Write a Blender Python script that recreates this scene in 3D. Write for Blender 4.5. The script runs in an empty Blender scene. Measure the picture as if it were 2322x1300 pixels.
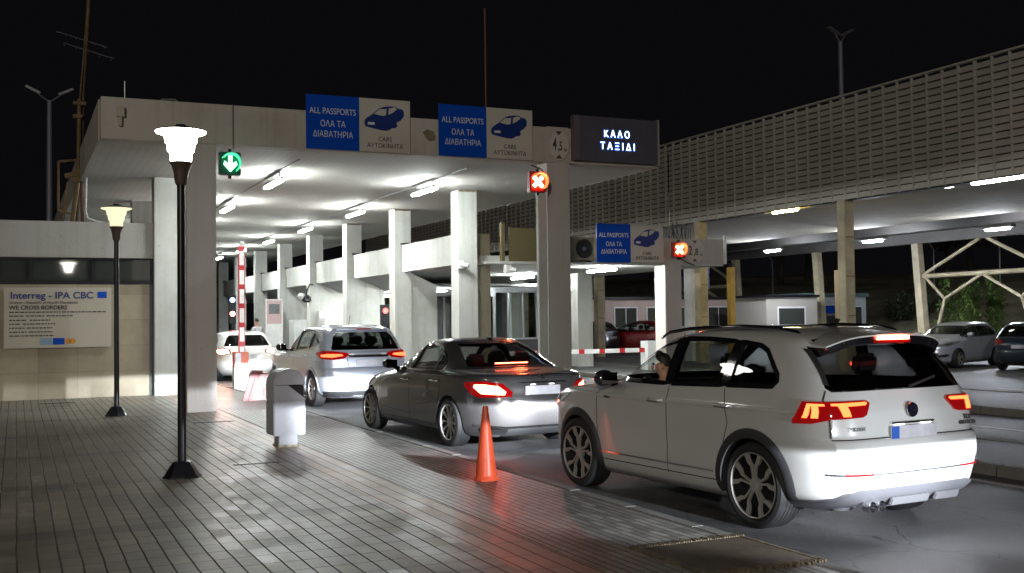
import bpy, bmesh, math, random
from math import sin, cos, pi, radians
from mathutils import Vector, Matrix
from mathutils.geometry import delaunay_2d_cdt

S = bpy.context.scene
COL = S.collection
random.seed(7)

# ------------------------------------------------------------------ camera, world, exposure
cam_d = bpy.data.cameras.new('Camera')
cam_d.lens = 36 * 2450.7 / 2322
cam_d.sensor_width = 36
cam_d.clip_end = 2000
cam = bpy.data.objects.new('Camera', cam_d)
COL.objects.link(cam)
RC = [[0.90883, 0.00085, 0.41717], [-0.41699, 0.03151, 0.90837], [-0.01237, -0.99950, 0.02899]]
cam.matrix_world = Matrix(((RC[0][0], -RC[0][1], -RC[0][2], 0),
                           (RC[1][0], -RC[1][1], -RC[1][2], 0),
                           (RC[2][0], -RC[2][1], -RC[2][2], 1.62), (0, 0, 0, 1)))
S.camera = cam
W = bpy.data.worlds.new('World')
S.world = W
W.use_nodes = True
bg = W.node_tree.nodes['Background']
bg.inputs[0].default_value = (0.85, 0.78, 0.95, 1)
bg.inputs[1].default_value = 0.003
S.view_settings.view_transform = 'Standard'
S.view_settings.look = 'None'
S.view_settings.exposure = 0.2
S.view_settings.gamma = 1
S.render.engine = 'CYCLES'
S.cycles.use_denoising = True
S.cycles.max_bounces = 8
S.cycles.diffuse_bounces = 3
S.cycles.glossy_bounces = 3
S.cycles.transmission_bounces = 4
S.cycles.transparent_max_bounces = 12
S.cycles.sample_clamp_indirect = 4
S.cycles.caustics_reflective = False
S.cycles.caustics_refractive = False

ROAD = -0.05

# ------------------------------------------------------------------ materials
MATS = {}


def nodes_of(m):
    m.use_nodes = True
    return m.node_tree, m.node_tree.nodes['Principled BSDF']


def mat(name, col, rough=0.5, metal=0.0, noise=None, bump=None, coat=0.0, spec=0.5, emit=None, rvar=None):
    """Principled material; noise=(scale, amount, detail) varies the colour, bump=(scale, strength)."""
    if name in MATS:
        return MATS[name]
    m = bpy.data.materials.new(name)
    nt, b = nodes_of(m)
    c = tuple(col) + (1,) if len(col) == 3 else col
    b.inputs['Base Color'].default_value = c
    b.inputs['Roughness'].default_value = rough
    b.inputs['Metallic'].default_value = metal
    b.inputs['Specular IOR Level'].default_value = spec
    b.inputs['Coat Weight'].default_value = coat
    b.inputs['Coat Roughness'].default_value = 0.04
    N, L = nt.nodes, nt.links
    if emit:
        b.inputs['Emission Color'].default_value = tuple(emit[0]) + (1,)
        b.inputs['Emission Strength'].default_value = emit[1]
    if noise or bump or rvar:
        tc = N.new('ShaderNodeTexCoord')
    if noise:
        n = N.new('ShaderNodeTexNoise')
        n.inputs['Scale'].default_value = noise[0]
        n.inputs['Detail'].default_value = noise[2] if len(noise) > 2 else 5
        n.inputs['Roughness'].default_value = 0.65
        L.new(tc.outputs['Object'], n.inputs['Vector'])
        mr = N.new('ShaderNodeMapRange')
        mr.inputs[1].default_value = 0.3
        mr.inputs[2].default_value = 0.7
        mr.inputs[3].default_value = 1 - noise[1]
        mr.inputs[4].default_value = 1 + noise[1] * 0.6
        L.new(n.outputs['Fac'], mr.inputs[0])
        mx = N.new('ShaderNodeMix')
        mx.data_type = 'RGBA'
        mx.blend_type = 'MULTIPLY'
        mx.inputs[0].default_value = 1
        mx.inputs[6].default_value = c
        L.new(mr.outputs[0], mx.inputs[7])
        L.new(mx.outputs[2], b.inputs['Base Color'])
    if rvar:
        n2 = N.new('ShaderNodeTexNoise')
        n2.inputs['Scale'].default_value = rvar[0]
        n2.inputs['Detail'].default_value = 4
        L.new(tc.outputs['Object'], n2.inputs['Vector'])
        m2 = N.new('ShaderNodeMapRange')
        m2.inputs[1].default_value = 0.3
        m2.inputs[2].default_value = 0.7
        m2.inputs[3].default_value = rough - rvar[1]
        m2.inputs[4].default_value = rough + rvar[1]
        L.new(n2.outputs['Fac'], m2.inputs[0])
        L.new(m2.outputs[0], b.inputs['Roughness'])
    if bump:
        n3 = N.new('ShaderNodeTexNoise')
        n3.inputs['Scale'].default_value = bump[0]
        n3.inputs['Detail'].default_value = 6
        L.new(tc.outputs['Object'], n3.inputs['Vector'])
        bp = N.new('ShaderNodeBump')
        bp.inputs['Strength'].default_value = bump[1]
        bp.inputs['Distance'].default_value = 0.02
        L.new(n3.outputs['Fac'], bp.inputs['Height'])
        L.new(bp.outputs[0], b.inputs['Normal'])
    MATS[name] = m
    return m


def glow(name, col, strength):
    if name in MATS:
        return MATS[name]
    m = bpy.data.materials.new(name)
    m.use_nodes = True
    nt = m.node_tree
    nt.nodes.clear()
    e = nt.nodes.new('ShaderNodeEmission')
    e.inputs[0].default_value = tuple(col) + (1,)
    e.inputs[1].default_value = strength
    o = nt.nodes.new('ShaderNodeOutputMaterial')
    nt.links.new(e.outputs[0], o.inputs[0])
    MATS[name] = m
    return m


def glass(name, tint, refl=1.0, rough=0.0):
    """Thin pane: tinted transparency under a fresnel reflection."""
    if name in MATS:
        return MATS[name]
    m = bpy.data.materials.new(name)
    m.use_nodes = True
    nt = m.node_tree
    nt.nodes.clear()
    N, L = nt.nodes, nt.links
    t = N.new('ShaderNodeBsdfTransparent')
    t.inputs[0].default_value = tuple(math.sqrt(c) for c in tint) + (1,)   # the light passes two faces
    g = N.new('ShaderNodeBsdfGlossy')
    g.inputs['Roughness'].default_value = rough
    f = N.new('ShaderNodeLayerWeight')          # Schlick reflectance, the same from both sides of the pane
    f.inputs['Blend'].default_value = 0.5
    fr_ = M2(N, L, 'ADD', M2(N, L, 'MULTIPLY', M2(N, L, 'POWER', f.outputs['Facing'], 5.0), 0.75), 0.035)
    mx = N.new('ShaderNodeMixShader')
    L.new(M2(N, L, 'MULTIPLY', fr_, refl), mx.inputs[0])
    L.new(t.outputs[0], mx.inputs[1])
    L.new(g.outputs[0], mx.inputs[2])
    o = N.new('ShaderNodeOutputMaterial')
    L.new(mx.outputs[0], o.inputs[0])
    MATS[name] = m
    return m


def concrete(name, col, stain=0.35, scale=0.9, rough=0.8, streak=True, forms=None, tint=(0.55, 0.5, 0.4)):
    """Painted or raw concrete with blotches, downward streaks, pits and (optionally) board-form lines."""
    if name in MATS:
        return MATS[name]
    m = bpy.data.materials.new(name)
    nt, b = nodes_of(m)
    N, L = nt.nodes, nt.links
    b.inputs['Roughness'].default_value = rough
    b.inputs['Specular IOR Level'].default_value = 0.3
    tc = N.new('ShaderNodeTexCoord')
    n = N.new('ShaderNodeTexNoise')
    n.inputs['Scale'].default_value = scale
    n.inputs['Detail'].default_value = 8
    n.inputs['Roughness'].default_value = 0.7
    L.new(tc.outputs['Object'], n.inputs['Vector'])
    mp = N.new('ShaderNodeMapping')
    mp.inputs['Scale'].default_value = (5, 5, 0.25)
    L.new(tc.outputs['Object'], mp.inputs['Vector'])
    s = N.new('ShaderNodeTexNoise')
    s.inputs['Scale'].default_value = 1.2
    s.inputs['Detail'].default_value = 6
    L.new(mp.outputs[0], s.inputs['Vector'])
    r1 = N.new('ShaderNodeMapRange')
    r1.inputs[1].default_value = 0.45
    r1.inputs[2].default_value = 0.72
    r1.inputs[4].default_value = stain
    L.new(n.outputs['Fac'], r1.inputs[0])
    r2 = N.new('ShaderNodeMapRange')
    r2.inputs[1].default_value = 0.5
    r2.inputs[2].default_value = 0.75
    r2.inputs[4].default_value = stain * 0.8 if streak else 0
    L.new(s.outputs['Fac'], r2.inputs[0])
    ad = N.new('ShaderNodeMath')
    ad.operation = 'ADD'
    ad.use_clamp = True
    L.new(r1.outputs[0], ad.inputs[0])
    L.new(r2.outputs[0], ad.inputs[1])
    fac = ad.outputs[0]
    # small pits
    v = N.new('ShaderNodeTexVoronoi')
    v.inputs['Scale'].default_value = 3.2
    L.new(tc.outputs['Object'], v.inputs['Vector'])
    r3 = N.new('ShaderNodeMapRange')
    r3.inputs[1].default_value = 0.05
    r3.inputs[2].default_value = 0.09
    r3.inputs[3].default_value = 0.5
    r3.inputs[4].default_value = 0
    L.new(v.outputs['Distance'], r3.inputs[0])
    a2 = N.new('ShaderNodeMath')
    a2.operation = 'ADD'
    a2.use_clamp = True
    L.new(fac, a2.inputs[0])
    L.new(r3.outputs[0], a2.inputs[1])
    fac = a2.outputs[0]
    if forms:   # (axis index, spacing) lines left by the shuttering boards
        sp = N.new('ShaderNodeSeparateXYZ')
        L.new(tc.outputs['Object'], sp.inputs[0])
        d = N.new('ShaderNodeMath')
        d.operation = 'DIVIDE'
        d.inputs[1].default_value = forms[1]
        L.new(sp.outputs[forms[0]], d.inputs[0])
        fr = N.new('ShaderNodeMath')
        fr.operation = 'FRACT'
        L.new(d.outputs[0], fr.inputs[0])
        lt = N.new('ShaderNodeMath')
        lt.operation = 'LESS_THAN'
        lt.inputs[1].default_value = 0.08
        L.new(fr.outputs[0], lt.inputs[0])
        ml = N.new('ShaderNodeMath')
        ml.operation = 'MULTIPLY'
        ml.inputs[1].default_value = 0.45
        L.new(lt.outputs[0], ml.inputs[0])
        a3 = N.new('ShaderNodeMath')
        a3.operation = 'ADD'
        a3.use_clamp = True
        L.new(fac, a3.inputs[0])
        L.new(ml.outputs[0], a3.inputs[1])
        fac = a3.outputs[0]
    mx = N.new('ShaderNodeMix')
    mx.data_type = 'RGBA'
    mx.inputs[6].default_value = tuple(col) + (1,)
    mx.inputs[7].default_value = tuple(c * t for c, t in zip(col, tint)) + (1,)
    L.new(fac, mx.inputs[0])
    L.new(mx.outputs[2], b.inputs['Base Color'])
    bp = N.new('ShaderNodeBump')
    bp.inputs['Strength'].default_value = 0.25
    bp.inputs['Distance'].default_value = 0.02
    nb = N.new('ShaderNodeTexNoise')
    nb.inputs['Scale'].default_value = 25
    nb.inputs['Detail'].default_value = 6
    L.new(tc.outputs['Object'], nb.inputs['Vector'])
    L.new(nb.outputs['Fac'], bp.inputs['Height'])
    L.new(bp.outputs[0], b.inputs['Normal'])
    MATS[name] = m
    return m


def M2(N, L, op, a, b=None, clamp=False):
    n = N.new('ShaderNodeMath')
    n.operation = op
    n.use_clamp = clamp
    for i, v in enumerate((a, b)):
        if v is None:
            continue
        if isinstance(v, (int, float)):
            n.inputs[i].default_value = v
        else:
            L.new(v, n.inputs[i])
    return n.outputs[0]


def paving(name, sx, sy, jx, jy, base, var, rough, band=None, offset=False, stain=0.3, jdark=0.12):
    """Pavers laid in strips along Y: sx wide, sy long; jx, jy joint widths in metres; band=(period, start, width) of darker rows."""
    m = bpy.data.materials.new(name)
    nt, b = nodes_of(m)
    N, L = nt.nodes, nt.links
    tc = N.new('ShaderNodeTexCoord')
    sp = N.new('ShaderNodeSeparateXYZ')
    L.new(tc.outputs['Object'], sp.inputs[0])
    wob = N.new('ShaderNodeTexNoise')
    wob.inputs['Scale'].default_value = 1.1
    L.new(tc.outputs['Object'], wob.inputs['Vector'])
    wo = M2(N, L, 'MULTIPLY', M2(N, L, 'SUBTRACT', wob.outputs['Fac'], 0.5), 0.03)
    x = M2(N, L, 'DIVIDE', M2(N, L, 'ADD', sp.outputs[0], wo), sx)
    ix = M2(N, L, 'FLOOR', x)
    fx = M2(N, L, 'FRACT', x)
    yy = M2(N, L, 'DIVIDE', sp.outputs[1], sy)
    if offset:
        wn0 = N.new('ShaderNodeTexWhiteNoise')
        wn0.noise_dimensions = '1D'
        L.new(ix, wn0.inputs['W'])
        yy = M2(N, L, 'ADD', yy, wn0.outputs['Value'])
    iy = M2(N, L, 'FLOOR', yy)
    fy = M2(N, L, 'FRACT', yy)
    hx = M2(N, L, 'LESS_THAN', fx, jx / sx)
    hy = M2(N, L, 'MULTIPLY', M2(N, L, 'LESS_THAN', fy, jy / sy), 0.7)
    joint = M2(N, L, 'MAXIMUM', hx, hy)
    cv = N.new('ShaderNodeCombineXYZ')
    L.new(ix, cv.inputs[0])
    L.new(iy, cv.inputs[1])
    wn = N.new('ShaderNodeTexWhiteNoise')
    wn.noise_dimensions = '3D'
    L.new(cv.outputs[0], wn.inputs['Vector'])
    n = N.new('ShaderNodeTexNoise')
    n.inputs['Scale'].default_value = 0.55
    n.inputs['Detail'].default_value = 7
    n.inputs['Roughness'].default_value = 0.65
    L.new(tc.outputs['Object'], n.inputs['Vector'])
    st = N.new('ShaderNodeMapRange')
    st.inputs[1].default_value = 0.38
    st.inputs[2].default_value = 0.68
    st.inputs[3].default_value = 1.0
    st.inputs[4].default_value = 1 - stain
    L.new(n.outputs['Fac'], st.inputs[0])
    fine = N.new('ShaderNodeTexNoise')
    fine.inputs['Scale'].default_value = 45
    fine.inputs['Detail'].default_value = 4
    L.new(tc.outputs['Object'], fine.inputs['Vector'])
    v = M2(N, L, 'ADD', M2(N, L, 'MULTIPLY', M2(N, L, 'SUBTRACT', wn.outputs['Value'], 0.5), var), 1.0)
    v = M2(N, L, 'MULTIPLY', v, st.outputs[0])
    v = M2(N, L, 'MULTIPLY', v, M2(N, L, 'ADD', M2(N, L, 'MULTIPLY', fine.outputs['Fac'], 0.5), 0.75))
    if band:
        yb = M2(N, L, 'FRACT', M2(N, L, 'DIVIDE', M2(N, L, 'SUBTRACT', sp.outputs[1], band[1]), band[0]))
        bd = M2(N, L, 'LESS_THAN', yb, band[2] / band[0])
        v = M2(N, L, 'MULTIPLY', v, M2(N, L, 'SUBTRACT', 1.0, M2(N, L, 'MULTIPLY', bd, 0.3)))
    mx = N.new('ShaderNodeMix')
    mx.data_type = 'RGBA'
    mx.blend_type = 'MULTIPLY'
    mx.inputs[0].default_value = 1
    mx.inputs[6].default_value = tuple(base) + (1,)
    L.new(v, mx.inputs[7])
    jm = N.new('ShaderNodeMix')
    jm.data_type = 'RGBA'
    L.new(joint, jm.inputs[0])
    L.new(mx.outputs[2], jm.inputs[6])
    jm.inputs[7].default_value = tuple(c * jdark for c in base) + (1,)
    L.new(jm.outputs[2], b.inputs['Base Color'])
    rr = M2(N, L, 'ADD', M2(N, L, 'MULTIPLY', wn.outputs['Value'], 0.14), rough - 0.07)
    rr = M2(N, L, 'ADD', rr, M2(N, L, 'MULTIPLY', M2(N, L, 'SUBTRACT', n.outputs['Fac'], 0.5), 0.12))
    rr = M2(N, L, 'MAXIMUM', rr, M2(N, L, 'MULTIPLY', joint, 0.9), True)
    L.new(rr, b.inputs['Roughness'])
    hgt = M2(N, L, 'SUBTRACT', M2(N, L, 'ADD', M2(N, L, 'MULTIPLY', wn.outputs['Value'], 0.25),
                                M2(N, L, 'MULTIPLY', fine.outputs['Fac'], 0.12)), joint)
    bp = N.new('ShaderNodeBump')
    bp.inputs['Strength'].default_value = 0.5
    bp.inputs['Distance'].default_value = 0.008
    L.new(hgt, bp.inputs['Height'])
    L.new(bp.outputs[0], b.inputs['Normal'])
    return m


# ------------------------------------------------------------------ object helpers
def link(o, parent=None):
    COL.objects.link(o)
    if parent is not None:
        o.parent = parent
    return o


def tag(o, label=None, cat=None, group=None, kind=None):
    if label:
        o['label'] = label
    if cat:
        o['category'] = cat
    if group:
        o['group'] = group
    if kind:
        o['kind'] = kind
    return o


def thing(name, label, cat, loc=(0, 0, 0), rz=0.0, group=None, scale=1.0):
    o = bpy.data.objects.new(name, None)
    o.empty_display_size = 0.2
    COL.objects.link(o)
    o.location = loc
    o.rotation_euler = (0, 0, rz)
    o.scale = (scale,) * 3
    return tag(o, label, cat, group)


def copy_tree(o, parent=None):
    c = o.copy()
    COL.objects.link(c)
    if parent is not None:
        c.parent = parent
        c.matrix_parent_inverse = o.matrix_parent_inverse
    for ch in list(o.children):
        copy_tree(ch, c)
    return c


class MB:
    """Collects shapes and links them as one mesh object."""

    def __init__(self):
        self.v, self.f = [], []

    def add(self, vs, fs):
        k = len(self.v)
        self.v += [tuple(p) for p in vs]
        self.f += [tuple(i + k for i in f) for f in fs]
        return self

    def box(self, x0, x1, y0, y1, z0, z1):
        vs = [(x, y, z) for z in (z0, z1) for y in (y0, y1) for x in (x0, x1)]
        return self.add(vs, [(0, 2, 3, 1), (4, 5, 7, 6), (0, 1, 5, 4), (2, 6, 7, 3), (0, 4, 6, 2), (1, 3, 7, 5)])

    def boxm(self, M, sx, sy, sz):
        vs = [M @ Vector((x * sx / 2, y * sy / 2, z * sz / 2)) for z in (-1, 1) for y in (-1, 1) for x in (-1, 1)]
        return self.add(vs, [(0, 2, 3, 1), (4, 5, 7, 6), (0, 1, 5, 4), (2, 6, 7, 3), (0, 4, 6, 2), (1, 3, 7, 5)])

    def bar(self, a, b, w, h=None):
        """Rectangular bar from a to b."""
        a, b = Vector(a), Vector(b)
        h = h or w
        d = (b - a)
        q = d.to_track_quat('Z', 'X').to_matrix().to_4x4()
        return self.boxm(Matrix.Translation((a + b) / 2) @ q, w, h, d.length)

    def tube(self, pts, r, n=10, caps=True):
        pts = [Vector(p) for p in pts]
        rs = r if isinstance(r, (list, tuple)) else [r] * len(pts)
        vs, fs = [], []
        prev = None
        for i, p in enumerate(pts):
            t = (pts[min(i + 1, len(pts) - 1)] - pts[max(i - 1, 0)]).normalized()
            if prev is None:
                u = t.orthogonal().normalized()
            else:
                u = (prev - t * prev.dot(t)).normalized()
            prev = u
            w = t.cross(u)
            for k in range(n):
                a = 2 * pi * k / n
                vs.append(p + (u * cos(a) + w * sin(a)) * rs[i])
        for i in range(len(pts) - 1):
            for k in range(n):
                k2 = (k + 1) % n
                fs.append((i * n + k, i * n + k2, (i + 1) * n + k2, (i + 1) * n + k))
        if caps:
            fs.append(tuple(range(n))[::-1])
            fs.append(tuple((len(pts) - 1) * n + k for k in range(n)))
        return self.add(vs, fs)

    def lathe(self, prof, n=32, o=(0, 0, 0), axis='Z', caps=True):
        vs, fs = [], []
        for r, z in prof:
            for k in range(n):
                a = 2 * pi * k / n
                if axis == 'Z':
                    p = (o[0] + r * cos(a), o[1] + r * sin(a), o[2] + z)
                elif axis == 'Y':
                    p = (o[0] + r * cos(a), o[1] + z, o[2] + r * sin(a))
                else:
                    p = (o[0] + z, o[1] + r * cos(a), o[2] + r * sin(a))
                vs.append(p)
        for i in range(len(prof) - 1):
            for k in range(n):
                k2 = (k + 1) % n
                fs.append((i * n + k, i * n + k2, (i + 1) * n + k2, (i + 1) * n + k))
        if caps:
            if prof[0][0] > 1e-6:
                fs.append(tuple(range(n))[::-1])
            if prof[-1][0] > 1e-6:
                fs.append(tuple((len(prof) - 1) * n + k for k in range(n)))
        return self.add(vs, fs)

    def prism(self, poly, fn, depth_vec):
        """Polygon of 2D points mapped through fn, extruded by depth_vec."""
        a = [Vector(fn(*p)) for p in poly]
        d = Vector(depth_vec)
        n = len(a)
        vs = a + [p + d for p in a]
        fs = [tuple(range(n)), tuple(range(2 * n - 1, n - 1, -1))]
        for i in range(n):
            j = (i + 1) % n
            fs.append((i, i + n, j + n, j))
        return self.add(vs, fs)

    def ball(self, c, r, n=12, m=8):
        sx, sy, sz = r if isinstance(r, (list, tuple)) else (r, r, r)
        vs, fs = [], []
        for i in range(m + 1):
            t = pi * i / m
            for k in range(n):
                a = 2 * pi * k / n
                vs.append((c[0] + sx * sin(t) * cos(a), c[1] + sy * sin(t) * sin(a), c[2] + sz * cos(t)))
        for i in range(m):
            for k in range(n):
                k2 = (k + 1) % n
                fs.append((i * n + k, i * n + k2, (i + 1) * n + k2, (i + 1) * n + k))
        return self.add(vs, fs)

    def build(self, name, m, parent=None, smooth=None, bevel=0, loc=None, rz=None):
        me = bpy.data.meshes.new(name)
        me.from_pydata(self.v, [], self.f)
        bm = bmesh.new()
        bm.from_mesh(me)
        bmesh.ops.remove_doubles(bm, verts=bm.verts, dist=1e-6)
        bmesh.ops.recalc_face_normals(bm, faces=bm.faces)
        if bevel:
            es = [e for e in bm.edges if len(e.link_faces) == 2 and e.calc_face_angle(0) > 0.5]
            bmesh.ops.bevel(bm, geom=es, offset=bevel, segments=2, affect='EDGES', clamp_overlap=True)
        bm.to_mesh(me)
        bm.free()
        if smooth is not None:
            me.polygons.foreach_set('use_smooth', [True] * len(me.polygons))
            me.set_sharp_from_angle(angle=radians(smooth))
        if m is not None:
            me.materials.append(m)
        o = bpy.data.objects.new(name, me)
        if loc:
            o.location = loc
        if rz is not None:
            o.rotation_euler = (0, 0, rz)
        return link(o, parent)


def text_obj(name, body, size, m, parent, M, bold=0.0, sx=1.0, align='CENTER', depth=0.004, space=1.0):
    c = bpy.data.curves.new(name, 'FONT')
    c.body = body
    c.size = size
    c.align_x = align
    c.align_y = 'CENTER'
    c.extrude = depth
    c.space_character = space
    c.offset = bold
    o = bpy.data.objects.new(name + '_curve', c)
    COL.objects.link(o)
    dg = bpy.context.evaluated_depsgraph_get()
    me = bpy.data.meshes.new_from_object(o.evaluated_get(dg))
    COL.objects.unlink(o)
    bpy.data.objects.remove(o)
    for v in me.vertices:
        v.co.x *= sx
        v.co = M @ v.co
    me.materials.clear()
    me.materials.append(m)
    me.name = name
    t = bpy.data.objects.new(name, me)
    return link(t, parent)


# text lying in a vertical plane facing -Y: x stays x, y becomes z
def facing(x, y, z):
    return Matrix(((1, 0, 0, x), (0, 0, -1, y), (0, 1, 0, z), (0, 0, 0, 1)))


# ------------------------------------------------------------------ common materials
m_white_conc = concrete('white_concrete', (0.57, 0.58, 0.555), 0.45, 0.9, forms=None)
m_fascia = concrete('fascia_concrete', (0.49, 0.455, 0.405), 0.6, 0.5, tint=(0.66, 0.62, 0.56))
m_soffit = concrete('soffit_concrete', (0.50, 0.49, 0.46), 0.35, 0.4, streak=False, forms=(0, 0.16), tint=(0.6, 0.58, 0.55))
m_pier = concrete('pier_concrete', (0.50, 0.46, 0.43), 0.4, 0.8, tint=(0.72, 0.69, 0.64))
m_steel = mat('grey_steel', (0.35, 0.35, 0.36), 0.45, 0.6, noise=(6, 0.25))
m_dark = mat('dark_metal', (0.018, 0.018, 0.022), 0.35, 0.4, noise=(9, 0.3))
m_black = mat('black_rubber', (0.012, 0.012, 0.013), 0.7)
m_blackgloss = mat('black_gloss', (0.008, 0.008, 0.010), 0.08, coat=1.0)
m_cream = mat('cream_paint_steel', (0.50, 0.43, 0.29), 0.5, 0.0, noise=(1.3, 0.35))
m_yellow = mat('yellow_paint', (0.62, 0.40, 0.08), 0.5, noise=(2, 0.35))
m_whitepaint = mat('white_paint', (0.75, 0.75, 0.74), 0.45, noise=(2.5, 0.18))
m_red = mat('red_paint', (0.55, 0.02, 0.02), 0.4, noise=(5, 0.2))
m_signblue = mat('sign_blue', (0.005, 0.065, 0.44), 0.22, spec=0.5)
m_signgrey = mat('sign_white', (0.54, 0.50, 0.44), 0.3, noise=(1.2, 0.08))
m_lettering = mat('white_lettering', (0.62, 0.64, 0.68), 0.4)
m_darkletter = mat('dark_lettering', (0.06, 0.05, 0.05), 0.5)
m_blueletter = mat('blue_lettering', (0.012, 0.03, 0.17), 0.4)
def asphalt():
    m = bpy.data.materials.new('asphalt')
    nt, b = nodes_of(m)
    N, L = nt.nodes, nt.links
    tc = N.new('ShaderNodeTexCoord')

    def noise(scale, detail=6, vec=None):
        n = N.new('ShaderNodeTexNoise')
        n.inputs['Scale'].default_value = scale
        n.inputs['Detail'].default_value = detail
        n.inputs['Roughness'].default_value = 0.65
        L.new(vec or tc.outputs['Object'], n.inputs['Vector'])
        return n.outputs['Fac']
    mp = N.new('ShaderNodeMapping')
    mp.inputs['Scale'].default_value = (1.4, 0.06, 1)
    L.new(tc.outputs['Object'], mp.inputs['Vector'])
    tracks = noise(1.0, 5, mp.outputs[0])
    blot = noise(0.5, 9)
    grit = noise(70, 3)
    mp2 = N.new('ShaderNodeMapping')
    mp2.inputs['Scale'].default_value = (0.28, 0.22, 1)
    wv = N.new('ShaderNodeMix')
    wv.data_type = 'VECTOR'
    wv.inputs[0].default_value = 0.12
    nv = N.new('ShaderNodeTexNoise')
    nv.inputs['Scale'].default_value = 1.5
    nv.inputs['Detail'].default_value = 5
    L.new(tc.outputs['Object'], nv.inputs['Vector'])
    L.new(tc.outputs['Object'], mp2.inputs['Vector'])
    L.new(mp2.outputs[0], wv.inputs[4])
    L.new(nv.outputs['Color'], wv.inputs[5])
    vo = N.new('ShaderNodeTexVoronoi')
    vo.feature = 'DISTANCE_TO_EDGE'
    L.new(wv.outputs[1], vo.inputs['Vector'])
    crack = M2(N, L, 'LESS_THAN', vo.outputs['Distance'], 0.006)
    v = M2(N, L, 'ADD', M2(N, L, 'MULTIPLY', tracks, 0.9), M2(N, L, 'MULTIPLY', blot, 0.7))
    v = M2(N, L, 'ADD', v, M2(N, L, 'MULTIPLY', grit, 0.5))
    v = M2(N, L, 'MULTIPLY', v, M2(N, L, 'SUBTRACT', 1.0, M2(N, L, 'MULTIPLY', crack, 0.55)))
    mx = N.new('ShaderNodeMix')
    mx.data_type = 'RGBA'
    mx.blend_type = 'MULTIPLY'
    mx.inputs[0].default_value = 1
    mx.inputs[6].default_value = (0.075, 0.075, 0.077, 1)
    L.new(v, mx.inputs[7])
    L.new(mx.outputs[2], b.inputs['Base Color'])
    L.new(M2(N, L, 'ADD', M2(N, L, 'MULTIPLY', blot, 0.35), 0.38), b.inputs['Roughness'])
    bp = N.new('ShaderNodeBump')
    bp.inputs['Strength'].default_value = 0.6
    bp.inputs['Distance'].default_value = 0.012
    L.new(M2(N, L, 'SUBTRACT', grit, crack), bp.inputs['Height'])
    L.new(bp.outputs[0], b.inputs['Normal'])
    return m


m_asphalt = asphalt()
m_kerb = concrete('kerb_concrete', (0.20, 0.195, 0.185), 0.4, 2.5, streak=False, tint=(0.6, 0.58, 0.55))
m_tube = glow('tube_light', (0.94, 1.0, 0.97), 280)
m_tube2 = glow('tube_light_cool', (0.84, 0.90, 1.0), 800)
m_tube3 = glow('tube_light_edge', (0.84, 0.90, 1.0), 110)

# ================================================================== SETTING: ground, pavement, islands
b = MB()
b.add([(-400, -200, ROAD), (400, -200, ROAD), (400, 500, ROAD), (-400, 500, ROAD)], [(0, 1, 2, 3)])
tag(b.build('asphalt_road', m_asphalt), kind='structure')

m_pave_a = paving('long_pavers', 0.135, 0.27, 0.013, 0.011, (0.32, 0.29, 0.24), 0.5, 0.43, band=(2.65, 8.93, 0.27), stain=0.5)
m_pave_b = paving('smooth_terracotta_pavers', 0.135, 0.42, 0.010, 0.008, (0.33, 0.23, 0.17), 0.5, 0.40, stain=0.3)
m_pave_c = paving('small_brick_pavers', 0.072, 0.22, 0.010, 0.009, (0.27, 0.26, 0.24), 0.6, 0.40, offset=True, stain=0.5)
PY0, PY1 = -30, 62
tag(MB().box(-60, 2.93, PY0, PY1, -0.4, 0).build('pavement', m_pave_a), kind='structure')
tag(MB().box(2.93, 3.40, PY0, PY1, -0.4, 0.001).build('pavement_border_strip', m_pave_b), kind='structure')
tag(MB().box(3.415, 4.70, PY0, PY1, -0.4, 0.0).build('pavement_brick_strip', m_pave_c), kind='structure')
tag(MB().box(3.40, 3.415, PY0, PY1, -0.4, -0.006).build('pavement_joint_strip', m_black), kind='structure')
kb = MB()
y = PY0
while y < PY1:
    kb.box(4.702, 4.83, y, y + 0.99, -0.3, 0.004 + random.uniform(-0.004, 0.004))
    y += 1.0
tag(kb.build('pavement_kerb', m_kerb, bevel=0.012), kind='structure')

# traffic islands between the lanes
for x0, x1, top in ((9.05, 10.95, 0.06), (14.4, 17.6, 0.07)):
    tag(MB().box(x0 + 0.15, x1 - 0.15, 1, 70, -0.3, top - 0.006).build('island_surface', m_asphalt), kind='structure')
    kb = MB()
    y = 1
    while y < 70:
        for a, c in ((x0, x0 + 0.148), (x1 - 0.148, x1)):
            kb.box(a, c, y, y + 0.985, -0.3, top + random.uniform(-0.004, 0.004))
        y += 1.0
    tag(kb.build('island_kerb', m_kerb, bevel=0.015), kind='structure')
m_line = mat('worn_road_paint', (0.33, 0.33, 0.32), 0.6, noise=(3, 0.5))
rl = MB()
rl.box(12.72, 12.84, -5, 70, ROAD, ROAD + 0.004)
rl.box(8.62, 8.72, -5, 70, ROAD, ROAD + 0.004)
for k in range(6):
    rl.box(19.3, 19.45, 2 + k * 6, 5 + k * 6, ROAD, ROAD + 0.004)
tag(rl.build('road_markings', m_line), kind='structure')

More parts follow.
